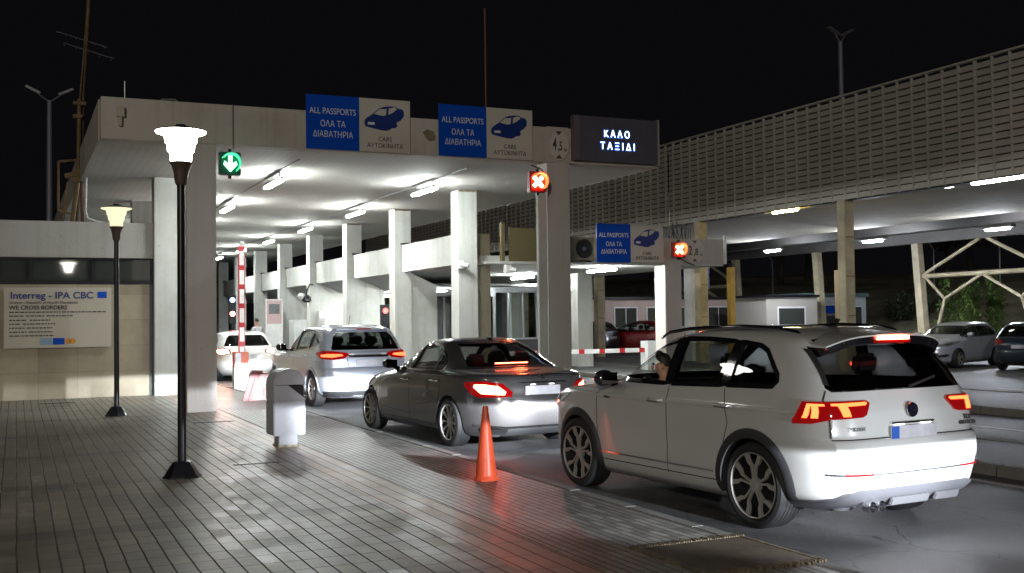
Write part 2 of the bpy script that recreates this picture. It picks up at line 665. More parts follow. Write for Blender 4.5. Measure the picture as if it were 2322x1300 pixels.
# dark slot drains and a service hatch let into the pavement
m_hatch = mat('rusty_hatch', (0.11, 0.088, 0.062), 0.6, 0.3, noise=(3, 0.45), bump=(60, 0.4))
m_rust = mat('hatch_frame', (0.17, 0.135, 0.08), 0.75, 0.1, noise=(20, 0.7))
t = thing('access_hatch', 'rusty steel access hatch with ragged edges in the brick pavement by the kerb', 'hatch', (4.36, 6.08, 0))
MB().box(-0.42, 0.42, -0.40, 0.42, 0.0, 0.012).build('lid', m_hatch, t, bevel=0.004)
fr = MB()
for k in range(46):
    fx = -0.47 + k * 0.0205
    fr.box(fx, fx + 0.013, 0.425, 0.50 + random.uniform(-0.02, 0.02), 0.0, 0.014 + random.uniform(0, 0.008))
    fr.box(fx, fx + 0.013, -0.47 + random.uniform(-0.02, 0.02), -0.405, 0.0, 0.014 + random.uniform(0, 0.008))
fr.box(-0.47, -0.425, -0.40, 0.425, 0.0, 0.016)
fr.box(0.425, 0.45, -0.40, 0.425, 0.0, 0.016)
fr.build('frame', m_rust, t)
m_slot = mat('slot_drain', (0.02, 0.02, 0.02), 0.5, 0.2)
for (x0, x1, yy, dy, lab) in ((2.23, 2.75, 12.42, 0.05, 'thin dark slot drain in the pavers before the litter bin'),
                              (0.44, 1.10, 23.9, 0.16, 'dark slot drain at the foot of the stone clad wall'),
                              (2.59, 3.22, 17.9, 0.14, 'wide dark slot drain in front of the big square pillar')):
    t = thing('slot_drain', lab, 'drain', ((x0 + x1) / 2, yy, 0), 0, 'slot drains in the pavement')
    w = (x1 - x0) / 2
    MB().box(-w, w, -dy / 2, dy / 2, 0, 0.004).build('channel', m_slot, t)
    g_ = MB()
    for k in range(int(w / 0.02)):
        g_.box(-w + k * 0.04, -w + k * 0.04 + 0.012, -dy / 2, dy / 2, 0.004, 0.009)
    g_.build('grate', m_dark, t)

# ================================================================== LEFT BUILDING
def cladding(name):
    m = bpy.data.materials.new(name)
    nt, bs = nodes_of(m)
    N, L = nt.nodes, nt.links
    tc = N.new('ShaderNodeTexCoord')
    sp = N.new('ShaderNodeSeparateXYZ')
    L.new(tc.outputs['Object'], sp.inputs[0])
    x = M2(N, L, 'DIVIDE', M2(N, L, 'ADD', sp.outputs[0], 50.27), 0.78)
    z = M2(N, L, 'DIVIDE', sp.outputs[2], 0.56)
    j = M2(N, L, 'MAXIMUM', M2(N, L, 'LESS_THAN', M2(N, L, 'FRACT', x), 0.012), M2(N, L, 'LESS_THAN', M2(N, L, 'FRACT', z), 0.016))
    cv = N.new('ShaderNodeCombineXYZ')
    L.new(M2(N, L, 'FLOOR', x), cv.inputs[0])
    L.new(M2(N, L, 'FLOOR', z), cv.inputs[1])
    wn = N.new('ShaderNodeTexWhiteNoise')
    L.new(cv.outputs[0], wn.inputs['Vector'])
    n = N.new('ShaderNodeTexNoise')
    n.inputs['Scale'].default_value = 1.3
    n.inputs['Detail'].default_value = 8
    n.inputs['Roughness'].default_value = 0.7
    L.new(tc.outputs['Object'], n.inputs['Vector'])
    v = M2(N, L, 'ADD', M2(N, L, 'MULTIPLY', wn.outputs['Value'], 0.22), M2(N, L, 'ADD', M2(N, L, 'MULTIPLY', n.outputs['Fac'], 0.9), 0.42))
    v = M2(N, L, 'MULTIPLY', v, M2(N, L, 'SUBTRACT', 1.0, M2(N, L, 'MULTIPLY', j, 0.35)))
    mx = N.new('ShaderNodeMix')
    mx.data_type = 'RGBA'
    mx.blend_type = 'MULTIPLY'
    mx.inputs[0].default_value = 1
    mx.inputs[6].default_value = (0.36, 0.31, 0.22, 1)
    L.new(v, mx.inputs[7])
    L.new(mx.outputs[2], bs.inputs['Base Color'])
    bs.inputs['Roughness'].default_value = 0.6
    bp = N.new('ShaderNodeBump')
    bp.inputs['Strength'].default_value = 0.3
    bp.inputs['Distance'].default_value = 0.006
    L.new(M2(N, L, 'SUBTRACT', n.outputs['Fac'], j), bp.inputs['Height'])
    L.new(bp.outputs[0], bs.inputs['Normal'])
    return m


BY = 25.2
t = thing('customs_building', 'low stone clad building with a concrete cornice and a ribbon window on the left', 'building', (0, 0, 0))
MB().box(-30, 2.80, BY, BY + 14, -0.2, 2.46).build('wall', cladding('stone_cladding'), t)
MB().box(-30, 2.80, BY + 0.06, BY + 14, 2.46, 3.04).build('lintel_wall', m_dark, t)
MB().box(-30.4, 2.815, BY - 0.05, BY + 14, 3.04, 3.82).build('cornice', concrete('cornice_concrete', (0.42, 0.41, 0.39), 0.45, 0.7, tint=(0.6, 0.58, 0.55)), t, bevel=0.01)
m_ribbon = mat('ribbon_glass', (0.05, 0.055, 0.05), 0.04, 0.0, spec=1.0)
wf = MB()
for x0, x1 in ((-2.9, -1.65), (-1.58, -0.33), (-0.27, 0.26), (0.33, 1.50), (1.57, 2.72)):
    MB().box(x0, x1, BY + 0.03, BY + 0.055, 2.55, 3.0).build('window', m_ribbon, t)
wf.box(-3, 2.80, BY - 0.005, BY + 0.06, 2.46, 2.545)
wf.box(-3, 2.80, BY - 0.005, BY + 0.06, 3.0, 3.038)
for x in (-2.94, -1.615, -0.30, 0.295, 1.535, 2.76):
    wf.box(x - 0.035, x + 0.035, BY - 0.01, BY + 0.06, 2.545, 3.0)
wf.build('window_frame', m_dark, t)
MB().box(2.70, 2.79, BY - 0.03, BY - 0.003, 0, 2.46).build('downpipe', mat('pipe_grey', (0.06, 0.07, 0.075), 0.5), t)

# electrical box panel between the building and the canopy
tag(MB().box(2.38, 2.80, 25.6, 26.1, 3.82, 4.36).build('vent_box', m_white_conc), 'pale box with small holes standing on the cornice beside the pillar', 'box')

# information board on the wall
t = thing('information_board', 'white project information board with blue heading on the stone wall', 'board', (0.83, BY - 0.10, 1.74))
m_board = mat('board_face', (0.52, 0.48, 0.40), 0.18, noise=(1.5, 0.06), coat=0.5)
MB().box(-1.065, 1.065, 0, 0.06, -0.64, 0.65).build('panel', m_board, t, bevel=0.008)
text_obj('heading', 'Interreg - IPA CBC', 0.20, m_blueletter, t, facing(-0.12, -0.003, 0.475), 0.004, 1.05)
text_obj('subheading', 'Greece - Republic of North Macedonia', 0.085, m_darkletter, t, facing(-0.96, -0.003, 0.33), 0, 1.0, 'LEFT')
text_obj('motto', 'WE CROSS BORDERS', 0.12, m_darkletter, t, facing(-0.96, -0.003, 0.22), 0.003, 1.0, 'LEFT')
lines = MB()
for k, (z, segs) in enumerate(((0.125, [(-0.96, 0.95)]), (0.045, [(-0.96, -0.68), (-0.64, -0.28), (-0.24, 0.3)]), (-0.045, [(-0.96, -0.60), (-0.56, -0.16)]),
                               (-0.125, [(-0.96, -0.74), (-0.70, -0.06)]), (-0.21, [(-0.96, -0.66), (-0.62, -0.12)]), (-0.295, [(-0.96, -0.62), (-0.58, -0.12)]), (-0.375, [(-0.96, -0.1)]))):
    for a, c in segs:
        x = a
        while x < c - 0.02:   # words of small print
            w_ = random.uniform(0.03, 0.10)
            lines.box(x, min(x + w_, c), -0.003, 0.0, z - 0.013, z + 0.013)
            x += w_ + 0.014
lines.build('small_print', m_darkletter, t)
MB().box(0.78, 0.97, -0.004, 0, 0.42, 0.56).build('flag', m_signblue, t)
MB().box(-0.36, -0.12, -0.004, 0, -0.57, -0.43).build('emblem', mat('pale_blue', (0.22, 0.33, 0.45), 0.4), t)
MB().box(-0.11, 0.12, -0.004, 0, -0.57, -0.43).build('emblem', m_signblue, t)
em = MB()
for x in (0.19, 0.285):
    em.lathe([(0.002, 0), (0.062, 0), (0.062, -0.004)], 14, (x, 0, -0.5), 'Y')
em.build('emblem', mat('orange_print', (0.62, 0.26, 0.03), 0.4), t)

# ================================================================== CONCRETE CANOPY OVER THE LANES
CZ, CT = 4.84, 5.57
t = thing('border_canopy', 'big concrete canopy on square pillars spanning the passport lanes', 'canopy', (0, 0, 0))
MB().box(1.36, 12.70, 20.30, 66, CZ, CT - 0.03).build('roof_slab', m_soffit, t)
MB().box(1.34, 12.72, 19.98, 20.296, CZ - 0.004, CT).build('fascia', m_fascia, t, bevel=0.008)
MB().box(1.32, 1.355, 20.3, 66, CZ - 0.004, CT).build('side_fascia', m_fascia, t)
MB().box(12.705, 12.74, 20.3, 66, CZ - 0.004, CT).build('side_fascia', m_fascia, t)
for k in range(9):
    y = 20 + 5 * k
    fr_ = (k == 0)
    for x in (2.78, 10.02):
        m_c = m_pier if fr_ else m_white_conc
        yo = -0.006 if fr_ else 0
        MB().box(x, x + 0.52, y + yo, y + 0.5, -0.2, (CT + 0.02) if (fr_ and x > 5) else CZ - 0.002).build('column', m_c, t, bevel=0.012)
rp = [(7.28, 5.30), (7.38, 5.36), (7.50, 5.33), (7.56, 5.22), (7.52, 5.14), (7.40, 5.13), (7.34, 5.20)]
MB().prism(rp, lambda u, v: (u, 19.972, v), (0, .012, 0)).build('repair_patch', mat('patch_brown', (0.22, 0.17, 0.11), 0.9, noise=(12, 0.4)), t)
for y in (25, 30, 35):     # dark stain blocks at the pillar heads
    MB().box(10.05, 10.5, y - 0.012, y + 0.1, CZ - 0.05, CZ - 0.003).build('joint_pad', mat('joint_pad', (0.2, 0.15, 0.09), 0.8, noise=(8, 0.5)), t)
# lightning rods and cable on the roof
MB().tube([(9.95, 23.0, CT - 0.05), (9.95, 23.0, 8.85)], 0.022, 8).build('lightning_rod', mat('rod_rust', (0.16, 0.08, 0.05), 0.6), t)
MB().tube([(1.75, 20.15, CT - 0.03), (1.75, 20.15, CT + 0.33)], 0.012, 6).build('stub_antenna', m_steel, t)
MB().tube([(2.3, 20.2, CT), (2.4, 20.2, CT + 0.06), (2.62, 20.2, CT + 0.07), (2.70, 20.2, CT - 0.005)], 0.018, 8).build('cable_loop', m_steel, t)
MB().box(1.60, 1.72, 19.88, 19.978, 5.22, 5.40).box(1.63, 1.68, 19.90, 19.978, 5.06, 5.22).build('junction_box', mat('box_pale', (0.42, 0.38, 0.31), 0.5), t)
# conduits along the soffit feeding the light rows
for x in (8.73, 5.12):
    MB().tube([(x, 21.2, CZ - 0.02), (x, 60, CZ - 0.02)], 0.016, 6).build('conduit', m_steel, t)

# ceiling tubes
def batten(label, x, y, L=1.5, z=CZ - 0.13, rz=0.0, group='fluorescent battens under the concrete canopy', m=m_tube):
    t = thing('fluorescent_light', label, 'ceiling light', (x, y, z), rz, group)
    MB().box(-0.06, 0.06, -L / 2, L / 2, -0.075, -0.03).build('housing', m_steel, t)
    hang = 0.125 if z > 4 else 0.005
    for e in (-L / 2 + 0.13, L / 2 - 0.13):
        MB().box(-0.008, 0.008, e - 0.012, e + 0.012, -0.03, hang).build('bracket', m_steel, t)
    MB().tube([(-0.032, -L / 2 + 0.02, -0.105), (-0.032, L / 2 - 0.02, -0.105)], 0.028, 8).build('tube', m, t)
    MB().tube([(0.032, -L / 2 + 0.02, -0.105), (0.032, L / 2 - 0.02, -0.105)], 0.028, 8).build('tube', m, t)
    return t


RL = [(23.9, 'fluorescent light nearest the second passport sign over the right lane side'), (29.6, 'second fluorescent light from the front in the right row'),
      (35.4, 'third fluorescent light from the front in the right row'), (41.1, 'fourth fluorescent light from the front in the right row'),
      (46.6, 'fifth fluorescent light from the front in the right row'), (52.2, 'farthest fluorescent light of the right row')]
for y, lab in RL:
    batten(lab, 8.73, y)
LL = [(23.6, 'fluorescent light nearest the first passport sign in the left row'), (29.3, 'fluorescent light in the left row beside the green arrow signal'),
      (35.0, 'left row fluorescent light hidden behind the square pillar, third'), (41.0, 'left row fluorescent light deep behind the square pillar, fourth')]
for y, lab in LL:
    batten(lab, 5.12, y)

# ================================================================== SIGNS ON THE FASCIA
CAR_ICON = [  # pictogram car in a unit square: body, roof and pillars
    [(0.0, .24), (.02, .13), (.20, .07), (.42, .01), (.56, .0), (.66, .07), (.70, .12), (.78, .12), (.83, .20), (.81, .34), (.92, .44), (1.0, .60), (1.0, .78), (.95, .88), (.84, .88), (.72, .72), (.60, .62), (.47, .57), (.22, .63), (.07, .47), (.01, .37)],
    [(.35, .83), (.48, .92), (.62, .96), (.78, .97), (.70, .91), (.52, .84)],
    [(.215, .62), (.24, .62), (.385, .83), (.36, .83)], [(.545, .58), (.60, .61), (.615, .87), (.565, .86)], [(.735, .965), (.775, .97), (.88, .87), (.84, .86)]]


def lane_sign(label, x, y, z0, dark=False):
    t = thing('passport_sign', label, 'sign', (x, y, z0), 0, 'blue and white passport lane signs')
    MB().box(0, 1.03, 0, 0.03, 0, 1.03).build('blue_panel', m_signblue, t, bevel=0.004)
    MB().box(1.034, 2.06, 0, 0.03, 0, 1.03).build('white_panel', m_signgrey, t, bevel=0.004)
    for x0 in (0.2, 1.0, 1.8):
        MB().box(x0, x0 + 0.05, 0.03, 0.12, 0.1, 0.9).build('bracket', m_steel, t)
    text_obj('lettering', 'ALL PASSPORTS', 0.165, m_lettering, t, facing(0.515, -0.003, 0.72), 0.0, 0.78)
    text_obj('lettering', 'ΟΛΑ ΤΑ', 0.165, m_lettering, t, facing(0.515, -0.003, 0.48), 0.0, 0.80)
    text_obj('lettering', 'ΔΙΑΒΑΤΗΡΙΑ', 0.165, m_lettering, t, facing(0.515, -0.003, 0.28), 0.0, 0.80)
    text_obj('lettering', 'CARS', 0.125, m_darkletter, t, facing(1.545, -0.003, 0.25), 0.0, 0.9)
    text_obj('lettering', 'ΑΥΤΟKΙΝΗΤΑ', 0.125, m_darkletter, t, facing(1.545, -0.003, 0.12), 0.0, 0.9)
    ic = MB()
    for part_ in CAR_ICON:
        ic.prism(part_, lambda u, v: (1.13 + u * 0.80, -0.004, 0.42 + v * 0.50), (0, 0.004, 0))
    ic.build('car_pictogram', m_blueletter, t)
    MB().box(1.20, 1.335, -0.0065, -0.0045, 0.52, 0.57).build('pictogram_plate', m_lettering, t)
    return t


lane_sign('first blue and white all passports sign, above the silver car', 4.945, 19.93, 4.85)
lane_sign('second blue and white all passports sign, near the thin lightning rod', 7.60, 19.93, 4.85)

# height limit on the front right pillar
def height_limit(label, x, y, z, num, r=0.34, squash=1.0):
    t = thing('height_limit_sign', label, 'sign', (x, y, z), 0, 'round height limit signs')
    dsk = MB().lathe([(0.002, 0), (r, 0), (r, -0.012)], 32, (0, 0, 0), 'Y').build('disc', m_signgrey, t)
    rim_ = MB().lathe([(r - 0.012, -0.0125), (r - 0.012, -0.016), (r, -0.016), (r, -0.0125)], 32, (0, 0, 0), 'Y', caps=False).build('rim', mat('sign_rim', (0.42, 0.38, 0.34), 0.5), t)
    dsk.scale = rim_.scale = (squash, 1, 1)
    tri = MB()
    tri.prism([(-0.075, 0.085), (0.075, 0.085), (0, 0)], lambda u, v: (u, -0.017, v + r * 0.60), (0, 0.004, 0))
    tri.prism([(-0.075, -0.085), (0.075, -0.085), (0, 0)], lambda u, v: (u, -0.017, v - r * 0.60), (0, 0.004, 0))
    tri.build('arrow', m_darkletter, t)
    text_obj('lettering', num[0], 0.36, m_darkletter, t, facing(-r * 0.42 * squash, -0.016, 0), 0.004, 0.72 * squash)
    text_obj('lettering', num[1], 0.26, m_darkletter, t, facing(r * 0.12 * squash, -0.016, -0.03), 0.004, 0.75 * squash)
    text_obj('lettering', 'm', 0.14, m_darkletter, t, facing(r * 0.62 * squash, -0.016, -0.09), 0.0, 0.9 * squash)
    return t


height_limit('round white 4.5 m height limit sign at the head of the pinkish pillar', 10.28, 19.97, 5.21, ('4', ',5'), 0.335, 0.70)

# illuminated welcome sign
t = thing('led_message_sign', 'dark message box with glowing white greek letters at the canopy corner', 'sign', (10.60, 19.95, 4.90))
m_ledbox = mat('led_box', (0.10, 0.095, 0.125), 0.35, noise=(2, 0.15))
MB().box(0, 2.02, -0.12, 0.02, 0, 0.94).build('cabinet', m_ledbox, t, bevel=0.01)
MB().box(2.022, 2.05, -0.14, 0.02, -0.02, 0.96).build('edge_strip', mat('alu_edge', (0.55, 0.54, 0.52), 0.35, 0.5), t)
MB().box(-0.03, 0.10, -0.13, 0.02, 0, 0.94).build('side_cheek', mat('led_cheek', (0.13, 0.11, 0.12), 0.45), t)
m_halo = glow('led_halo', (0.035, 0.13, 0.75), 0.8)  # bloom round the LED letters, drawn as larger glowing blue copies
text_obj('letter_halo', 'KΑΛΟ', 0.205, m_halo, t, facing(1.0, -0.122, 0.58), 0.018, 0.86, space=1.55, depth=0.0015)
text_obj('letter_halo', 'ΤΑΞΙΔΙ', 0.205, m_halo, t, facing(1.02, -0.122, 0.32), 0.018, 0.88, space=1.62, depth=0.0015)
m_led = glow('led_letters', (0.50, 0.72, 1.0), 5)
text_obj('letters', 'KΑΛΟ', 0.205, m_led, t, facing(1.0, -0.127, 0.58), 0.0, 0.86, space=1.55)
text_obj('letters', 'ΤΑΞΙΔΙ', 0.205, m_led, t, facing(1.02, -0.127, 0.32), 0.0, 0.88, space=1.62)

# lane signals
def signal(label, x, y, z, kind):
    t = thing('lane_signal', label, 'traffic signal', (x, y, z), 0, 'square lane signals with round visors')
    red = kind == 'cross'
    MB().box(-0.19, 0.19, 0, 0.16, -0.21, 0.21).build('case', mat('signal_case_' + ('red' if red else 'green'), (0.30, 0.03, 0.03) if red else (0.02, 0.10, 0.07), 0.4), t, bevel=0.015)
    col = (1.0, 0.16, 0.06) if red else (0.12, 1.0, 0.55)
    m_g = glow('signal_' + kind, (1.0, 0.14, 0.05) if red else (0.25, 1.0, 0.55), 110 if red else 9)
    m_v = mat('signal_visor_' + kind, col, 0.3, emit=(col, 1.0 if red else 0.45))  # visor given its own glow, standing in for spill from the lit symbol
    if red:
        g_ = MB()
        for s in (-1, 1):
            g_.boxm(Matrix.Translation((-0.01, -0.012, 0)) @ Matrix.Rotation(s * pi / 4, 4, 'Y'), 0.27, 0.016, 0.07)
        g_.build('cross', m_g, t)
    else:
        g_ = MB()
        g_.prism([(-0.032, 0.14), (0.032, 0.14), (0.032, -0.02), (0.10, 0.04), (0.12, -0.02), (0, -0.15), (-0.12, -0.02), (-0.10, 0.04), (-0.032, -0.02)],
                 lambda u, v: (u, -0.016, v), (0, 0.012, 0))
        g_.build('arrow', m_g, t)
    vs = MB()
    n = 20
    ring_a, ring_b = [], []
    for k in range(n + 1):
        a = -0.30 * pi + 1.12 * pi * k / n
        ring_a.append((0.172 * cos(a), 0.0, 0.172 * sin(a)))
        ring_b.append((0.168 * cos(a), -0.17 * (0.6 + 0.4 * max(0, sin(a))), 0.168 * sin(a)))
    vs.tube(ring_a, 0.014, 6)
    vs.tube(ring_b, 0.016, 6)
    k0 = len(vs.v)
    vs.add(ring_a + ring_b, [(i, i + 1, n + 2 + i, n + 1 + i) for i in range(n)])
    vs.build('visor', m_v, t, smooth=60)
    MB().box(-0.025, 0.025, 0.04, 0.10, 0.21, 0.27).build('bracket', m_dark, t)
    MB().box(-0.025, 0.025, 0.04, 0.10, -0.27, -0.21).build('bracket', m_dark, t)
    return t


signal('green down arrow lane signal on the left square pillar', 3.53, 19.85, 4.48, 'arrow')
t2 = signal('red cross lane signal on top of the slim white post', 9.62, 19.60, 4.37, 'cross')
t = thing('signal_post', 'slim white post carrying the red cross signal', 'post', (9.77, 19.72, ROAD))
MB().box(-0.13, 0.06, -0.06, 0.06, 0.0, 4.20).build('pole', m_white_conc, t, bevel=0.01)
MB().box(-0.17, 0.10, -0.10, 0.10, 0.0, 0.03).build('base_plate', m_steel, t)
MB().tube([(-0.3, -0.1, 4.75), (-0.05, -0.02, 4.70), (0.05, 0, 4.62), (0.02, 0, 4.2)], 0.012, 6).build('cable', m_dark, t)
# thin cable dropping to the green signal
tag(MB().tube([(3.60, 19.96, CT + 0.01), (3.60, 19.95, 4.75)], 0.009, 6).build('signal_cable', m_dark), 'thin dark cable hanging down the fascia to the green arrow', 'cable')

# ================================================================== LOW CANOPY WITH THE BOOTHS
t = thing('low_canopy', 'low concrete canopy over the booths to the right of the pillars', 'canopy', (0, 0, 0))
LZ = 3.0
MB().box(10.75, 18.0, 25.30, 64, LZ, LZ + 0.22).build('roof_slab', m_white_conc, t)
MB().box(10.75, 18.0, 25.0, 25.296, LZ - 0.003, LZ + 0.06).build('edge_beam', m_white_conc, t)
for y in range(25, 65, 5):
    MB().box(10.26, 10.42, y + 0.52, y + 4.98, LZ, 3.78).build('parapet', m_white_conc, t)
    MB().box(10.20, 10.46, y + 4.78, y + 4.97, 3.785, 3.83).build('cap_block', m_dark, t)
MB().box(15.94, 18.02, 24.97, 25.297, LZ + 0.061, 3.74).build('fascia', m_pier, t)
for k, y in enumerate((25.0, 30.0, 35.0, 40.0)):
    MB().box(16.05, 16.58, y - (0.035 if k == 0 else 0), y + 0.5, -0.2, LZ + (0.72 if k == 0 else 0) - 0.002).build('column', m_pier if k == 0 else m_white_conc, t, bevel=0.012)
MB().box(10.70, 11.15, 25.6, 26.05, -0.2, 3.80).build('column', concrete('cream_concrete', (0.45, 0.41, 0.31), 0.3, 0.9), t, bevel=0.01)
MB().box(12.55, 13.05, 30.2, 30.7, -0.2, LZ).build('column', m_white_conc, t, bevel=0.01)
# wing walls with sloping heads behind each pillar and the sloping ceilings between
m_ceil = mat('booth_ceiling', (0.42, 0.43, 0.43), 0.7, noise=(1.2, 0.12))
for y in (30, 35, 40, 45):
    MB().prism([(10.53, -0.1), (11.35, -0.1), (11.35, 2.60), (10.53, 2.998)], lambda u, v: (u, y + 0.06, v), (0, 0.2, 0)).build('wing_wall', m_white_conc, t)
MB().prism([(10.43, 2.997), (11.36, 2.60), (15.6, 2.60), (15.6, 2.68), (11.36, 2.68), (10.43, 3.06)], lambda u, v: (u, 30.5, v), (0, 30, 0)).build('ceiling', m_ceil, t)
MB().tube([(18.02, 24.95, LZ + 0.05), (18.02, 24.95, 3.85)], 0.05, 8).build('corner_pipe', m_whitepaint, t)

# things standing on its edge
tag(MB().box(11.45, 13.0, 25.05, 25.12, 3.068, 3.92).box(11.20, 11.30, 25.0, 25.12, 3.068, 4.05).build('roof_board', mat('khaki_panel', (0.13, 0.105, 0.05), 0.6, noise=(2, 0.12)), bevel=0.006),
    'plain khaki panel standing on the low canopy edge behind the pillar', 'panel')
tag(MB().box(13.0, 13.12, 25.02, 25.4, 3.065, 3.85).build('roof_post', mat('dark_brown_paint', (0.05, 0.035, 0.025), 0.6)), 'dark brown post beside the air conditioner on the low canopy', 'post')
t = thing('air_conditioner', 'dusty air conditioner unit with round fan beside the small passport sign', 'air conditioner', (13.52, 25.10, 3.062))
m_ac = mat('ac_dusty', (0.30, 0.27, 0.20), 0.6, noise=(3, 0.25))
MB().box(-0.38, 0.42, 0.0, 0.3, 0.04, 0.66).build('case', m_ac, t, bevel=0.015)
fan = MB().lathe([(0.002, -0.012), (0.06, -0.012), (0.06, -0.004)], 16, (0.12, 0, 0.36), 'Y')
for k in range(7):
    fan.lathe([(0.08 + k * 0.024, -0.01), (0.086 + k * 0.024, -0.01)], 24, (0.12, 0, 0.36), 'Y', caps=False)
MB().lathe([(0.002, -0.003), (0.25, -0.003)], 24, (0.12, 0, 0.36), 'Y').build('fan_opening', m_black, t)
fan.build('fan_grille', m_steel, t)
MB().box(-0.3, -0.22, 0, 0.3, 0, 0.04).box(0.25, 0.33, 0, 0.3, 0, 0.04).build('foot', m_dark, t)
lane_sign('small looking third all passports sign on the low canopy, with a bright glare', 13.93, 24.93, 3.06)
height_limit('round white 2.8 m height limit sign on the low canopy fascia', 17.02, 24.965, 3.40, ('2', ',8'), 0.34)
signal('red lane signal at the head of the low canopy pillar', 16.42, 24.78, 3.42, 'cross')
tag(MB().tube([(16.30, 25.1, 3.74), (16.30, 25.1, 6.1)], 0.016, 6).build('lightning_rod', m_dark), 'thin dark rod rising from the low canopy pillar', 'rod')
cb = MB()
random.seed(3)
for k in range(7):
    x = 16.25 + k * 0.09
    cb.tube([(x, 25.05, 3.73), (x + random.uniform(-.1, .1), 25.0, 3.95 + random.uniform(0, .25)), (x + random.uniform(0, .2), 25.0, 4.0), (x + 0.1, 24.95, 3.72)], 0.012, 5)
tag(cb.build('cable_bundle', m_dark), 'tangle of dark cables above the red signal on the low canopy', 'cables')
tag(MB().tube([(16.45, 24.92, 3.22), (16.75, 24.93, 3.08), (17.0, 24.955, 3.0)], 0.014, 6).build('signal_cable', m_dark), 'dark cable running from the red signal to the low canopy edge', 'cable')
# lamps under the low canopy
for x, y, lab in ((14.6, 25.9, 'fluorescent light under the front edge of the low canopy'), (14.6, 31.0, 'fluorescent light deeper under the low canopy'),
                  (12.2, 33.0, 'fluorescent light above the booths under the low canopy'), (12.2, 38.0, 'far fluorescent light above the booths')):
    batten(lab, x, y, 1.5, LZ - 0.01 if y < 32 else 2.59, 0 if x > 14 else pi / 2, 'fluorescent battens under the low canopy')

# booths under the low canopy
m_pane = glass('booth_glass', (0.55, 0.62, 0.62))
m_dim = mat('booth_inside', (0.20, 0.21, 0.22), 0.6, noise=(1.5, 0.3))
m_alu = mat('alu_frame', (0.42, 0.44, 0.46), 0.35, 0.5)


def booth(label, x, y, w, d, h, dark=False):
    t = thing('control_booth', label, 'booth', (x, y, ROAD), 0, 'glazed control booths')
    MB().box(0, w, 0, d, 0, 1.0).build('wall', mat('booth_dark_wall', (0.06, 0.055, 0.06), 0.5) if dark else m_dim, t)
    MB().box(0.05, w - 0.05, d - 0.06, d, 1.0, h).build('back_wall', m_dim, t)
    MB().box(-0.05, w + 0.05, -0.05, d + 0.05, h, h + 0.12).build('roof', m_alu, t)
    fr = MB()
    n = max(2, int(w / 0.45))
    for k in range(n + 1):
        xx = k * w / n
        fr.box(xx - 0.025, xx + 0.025, -0.02, 0.03, 1.0, h)
    for k in range(1, 4):
        fr.box(-0.02, 0.03, k * d / 3 - 0.025, k * d / 3 + 0.025, 1.0, h)
    fr.box(0, w, -0.018, 0.028, 1.0, 1.05)
    fr.box(0, w, -0.018, 0.028, h - 0.05, h)
    fr.build('window_frame', m_alu, t)
    for k in range(n):
        MB().box(k * w / n + 0.026, (k + 1) * w / n - 0.026, 0, 0.006, 1.051, h - 0.051).build('window', m_pane, t)
    return t


booth('glazed booth with pale frames between the first two pillars', 11.5, 29.2, 1.3, 2.0, 2.35)
booth('dark booth behind the cream square column', 12.9, 30.4, 1.9, 2.2, 2.5, True)
booth('grey booth deep among the pillars', 11.5, 44.0, 1.3, 2.5, 2.4)
t = thing('wall_screen', 'black display screen with a pinkish picture hanging inside the bay', 'screen', (11.60, 29.10, 1.95))
MB().box(0, 0.62, 0, 0.05, -0.1, 0.45).build('bezel', m_blackgloss, t)
MB().box(0.12, 0.58, -0.004, 0, 0.16, 0.42).build('picture', mat('screen_pink', (0.30, 0.16, 0.13), 0.4, emit=((0.7, 0.4, 0.35), 0.5), noise=(9, 0.5)), t)
t = thing('small_signal', 'small red stop light glowing behind the silver car among the pillars', 'traffic signal', (10.9, 33.6, 1.75))
MB().box(-0.14, 0.14, 0, 0.15, -0.35, 0.35).build('case', m_dark, t)
MB().lathe([(0.002, -0.01), (0.09, -0.01)], 14, (0, 0, 0.15), 'Y').build('lens', glow('small_red', (1.0, 0.12, 0.10), 5), t)
MB().box(-0.05, 0.05, 0.03, 0.12, -1.83, -0.35).build('pole', m_dark, t)

t = thing('small_signal', 'small signal with red and bluish lamps far between the pillars behind the striped arm', 'traffic signal', (8.15, 45.5, ROAD))
MB().box(-.05, .05, .03, .12, 0, 1.55).build('pole', m_dark, t)
MB().box(-.15, .15, 0, .15, 1.55, 2.75).build('case', m_dark, t, bevel=.02)
MB().lathe([(0.002, -0.012), (0.10, -0.012)], 14, (0, 0, 1.98), 'Y').build('lens', glow('far_red', (1.0, 0.12, 0.08), 60), t)
MB().lathe([(0.002, -0.012), (0.10, -0.012)], 14, (0, 0, 2.55), 'Y').build('lens', glow('far_blue', (0.3, 0.5, 1.0), 12), t)

# cameras on the pillars
def cctv(label, x, y, z, flip=1):
    t = thing('security_camera', label, 'camera', (x, y, z), 0, 'white security cameras')
    MB().box(-0.09, 0.07, -0.14, 0.02, -0.10, 0.12).build('bracket', m_whitepaint, t, bevel=0.01)
    MB().tube([(0.0, -0.13, 0), (0.16, -0.20, -0.02)], 0.055, 10).build('body', m_whitepaint, t)
    MB().tube([(0.155, -0.198, -0.02), (0.18, -0.212, -0.023)], 0.048, 10).build('lens', m_blackgloss, t)


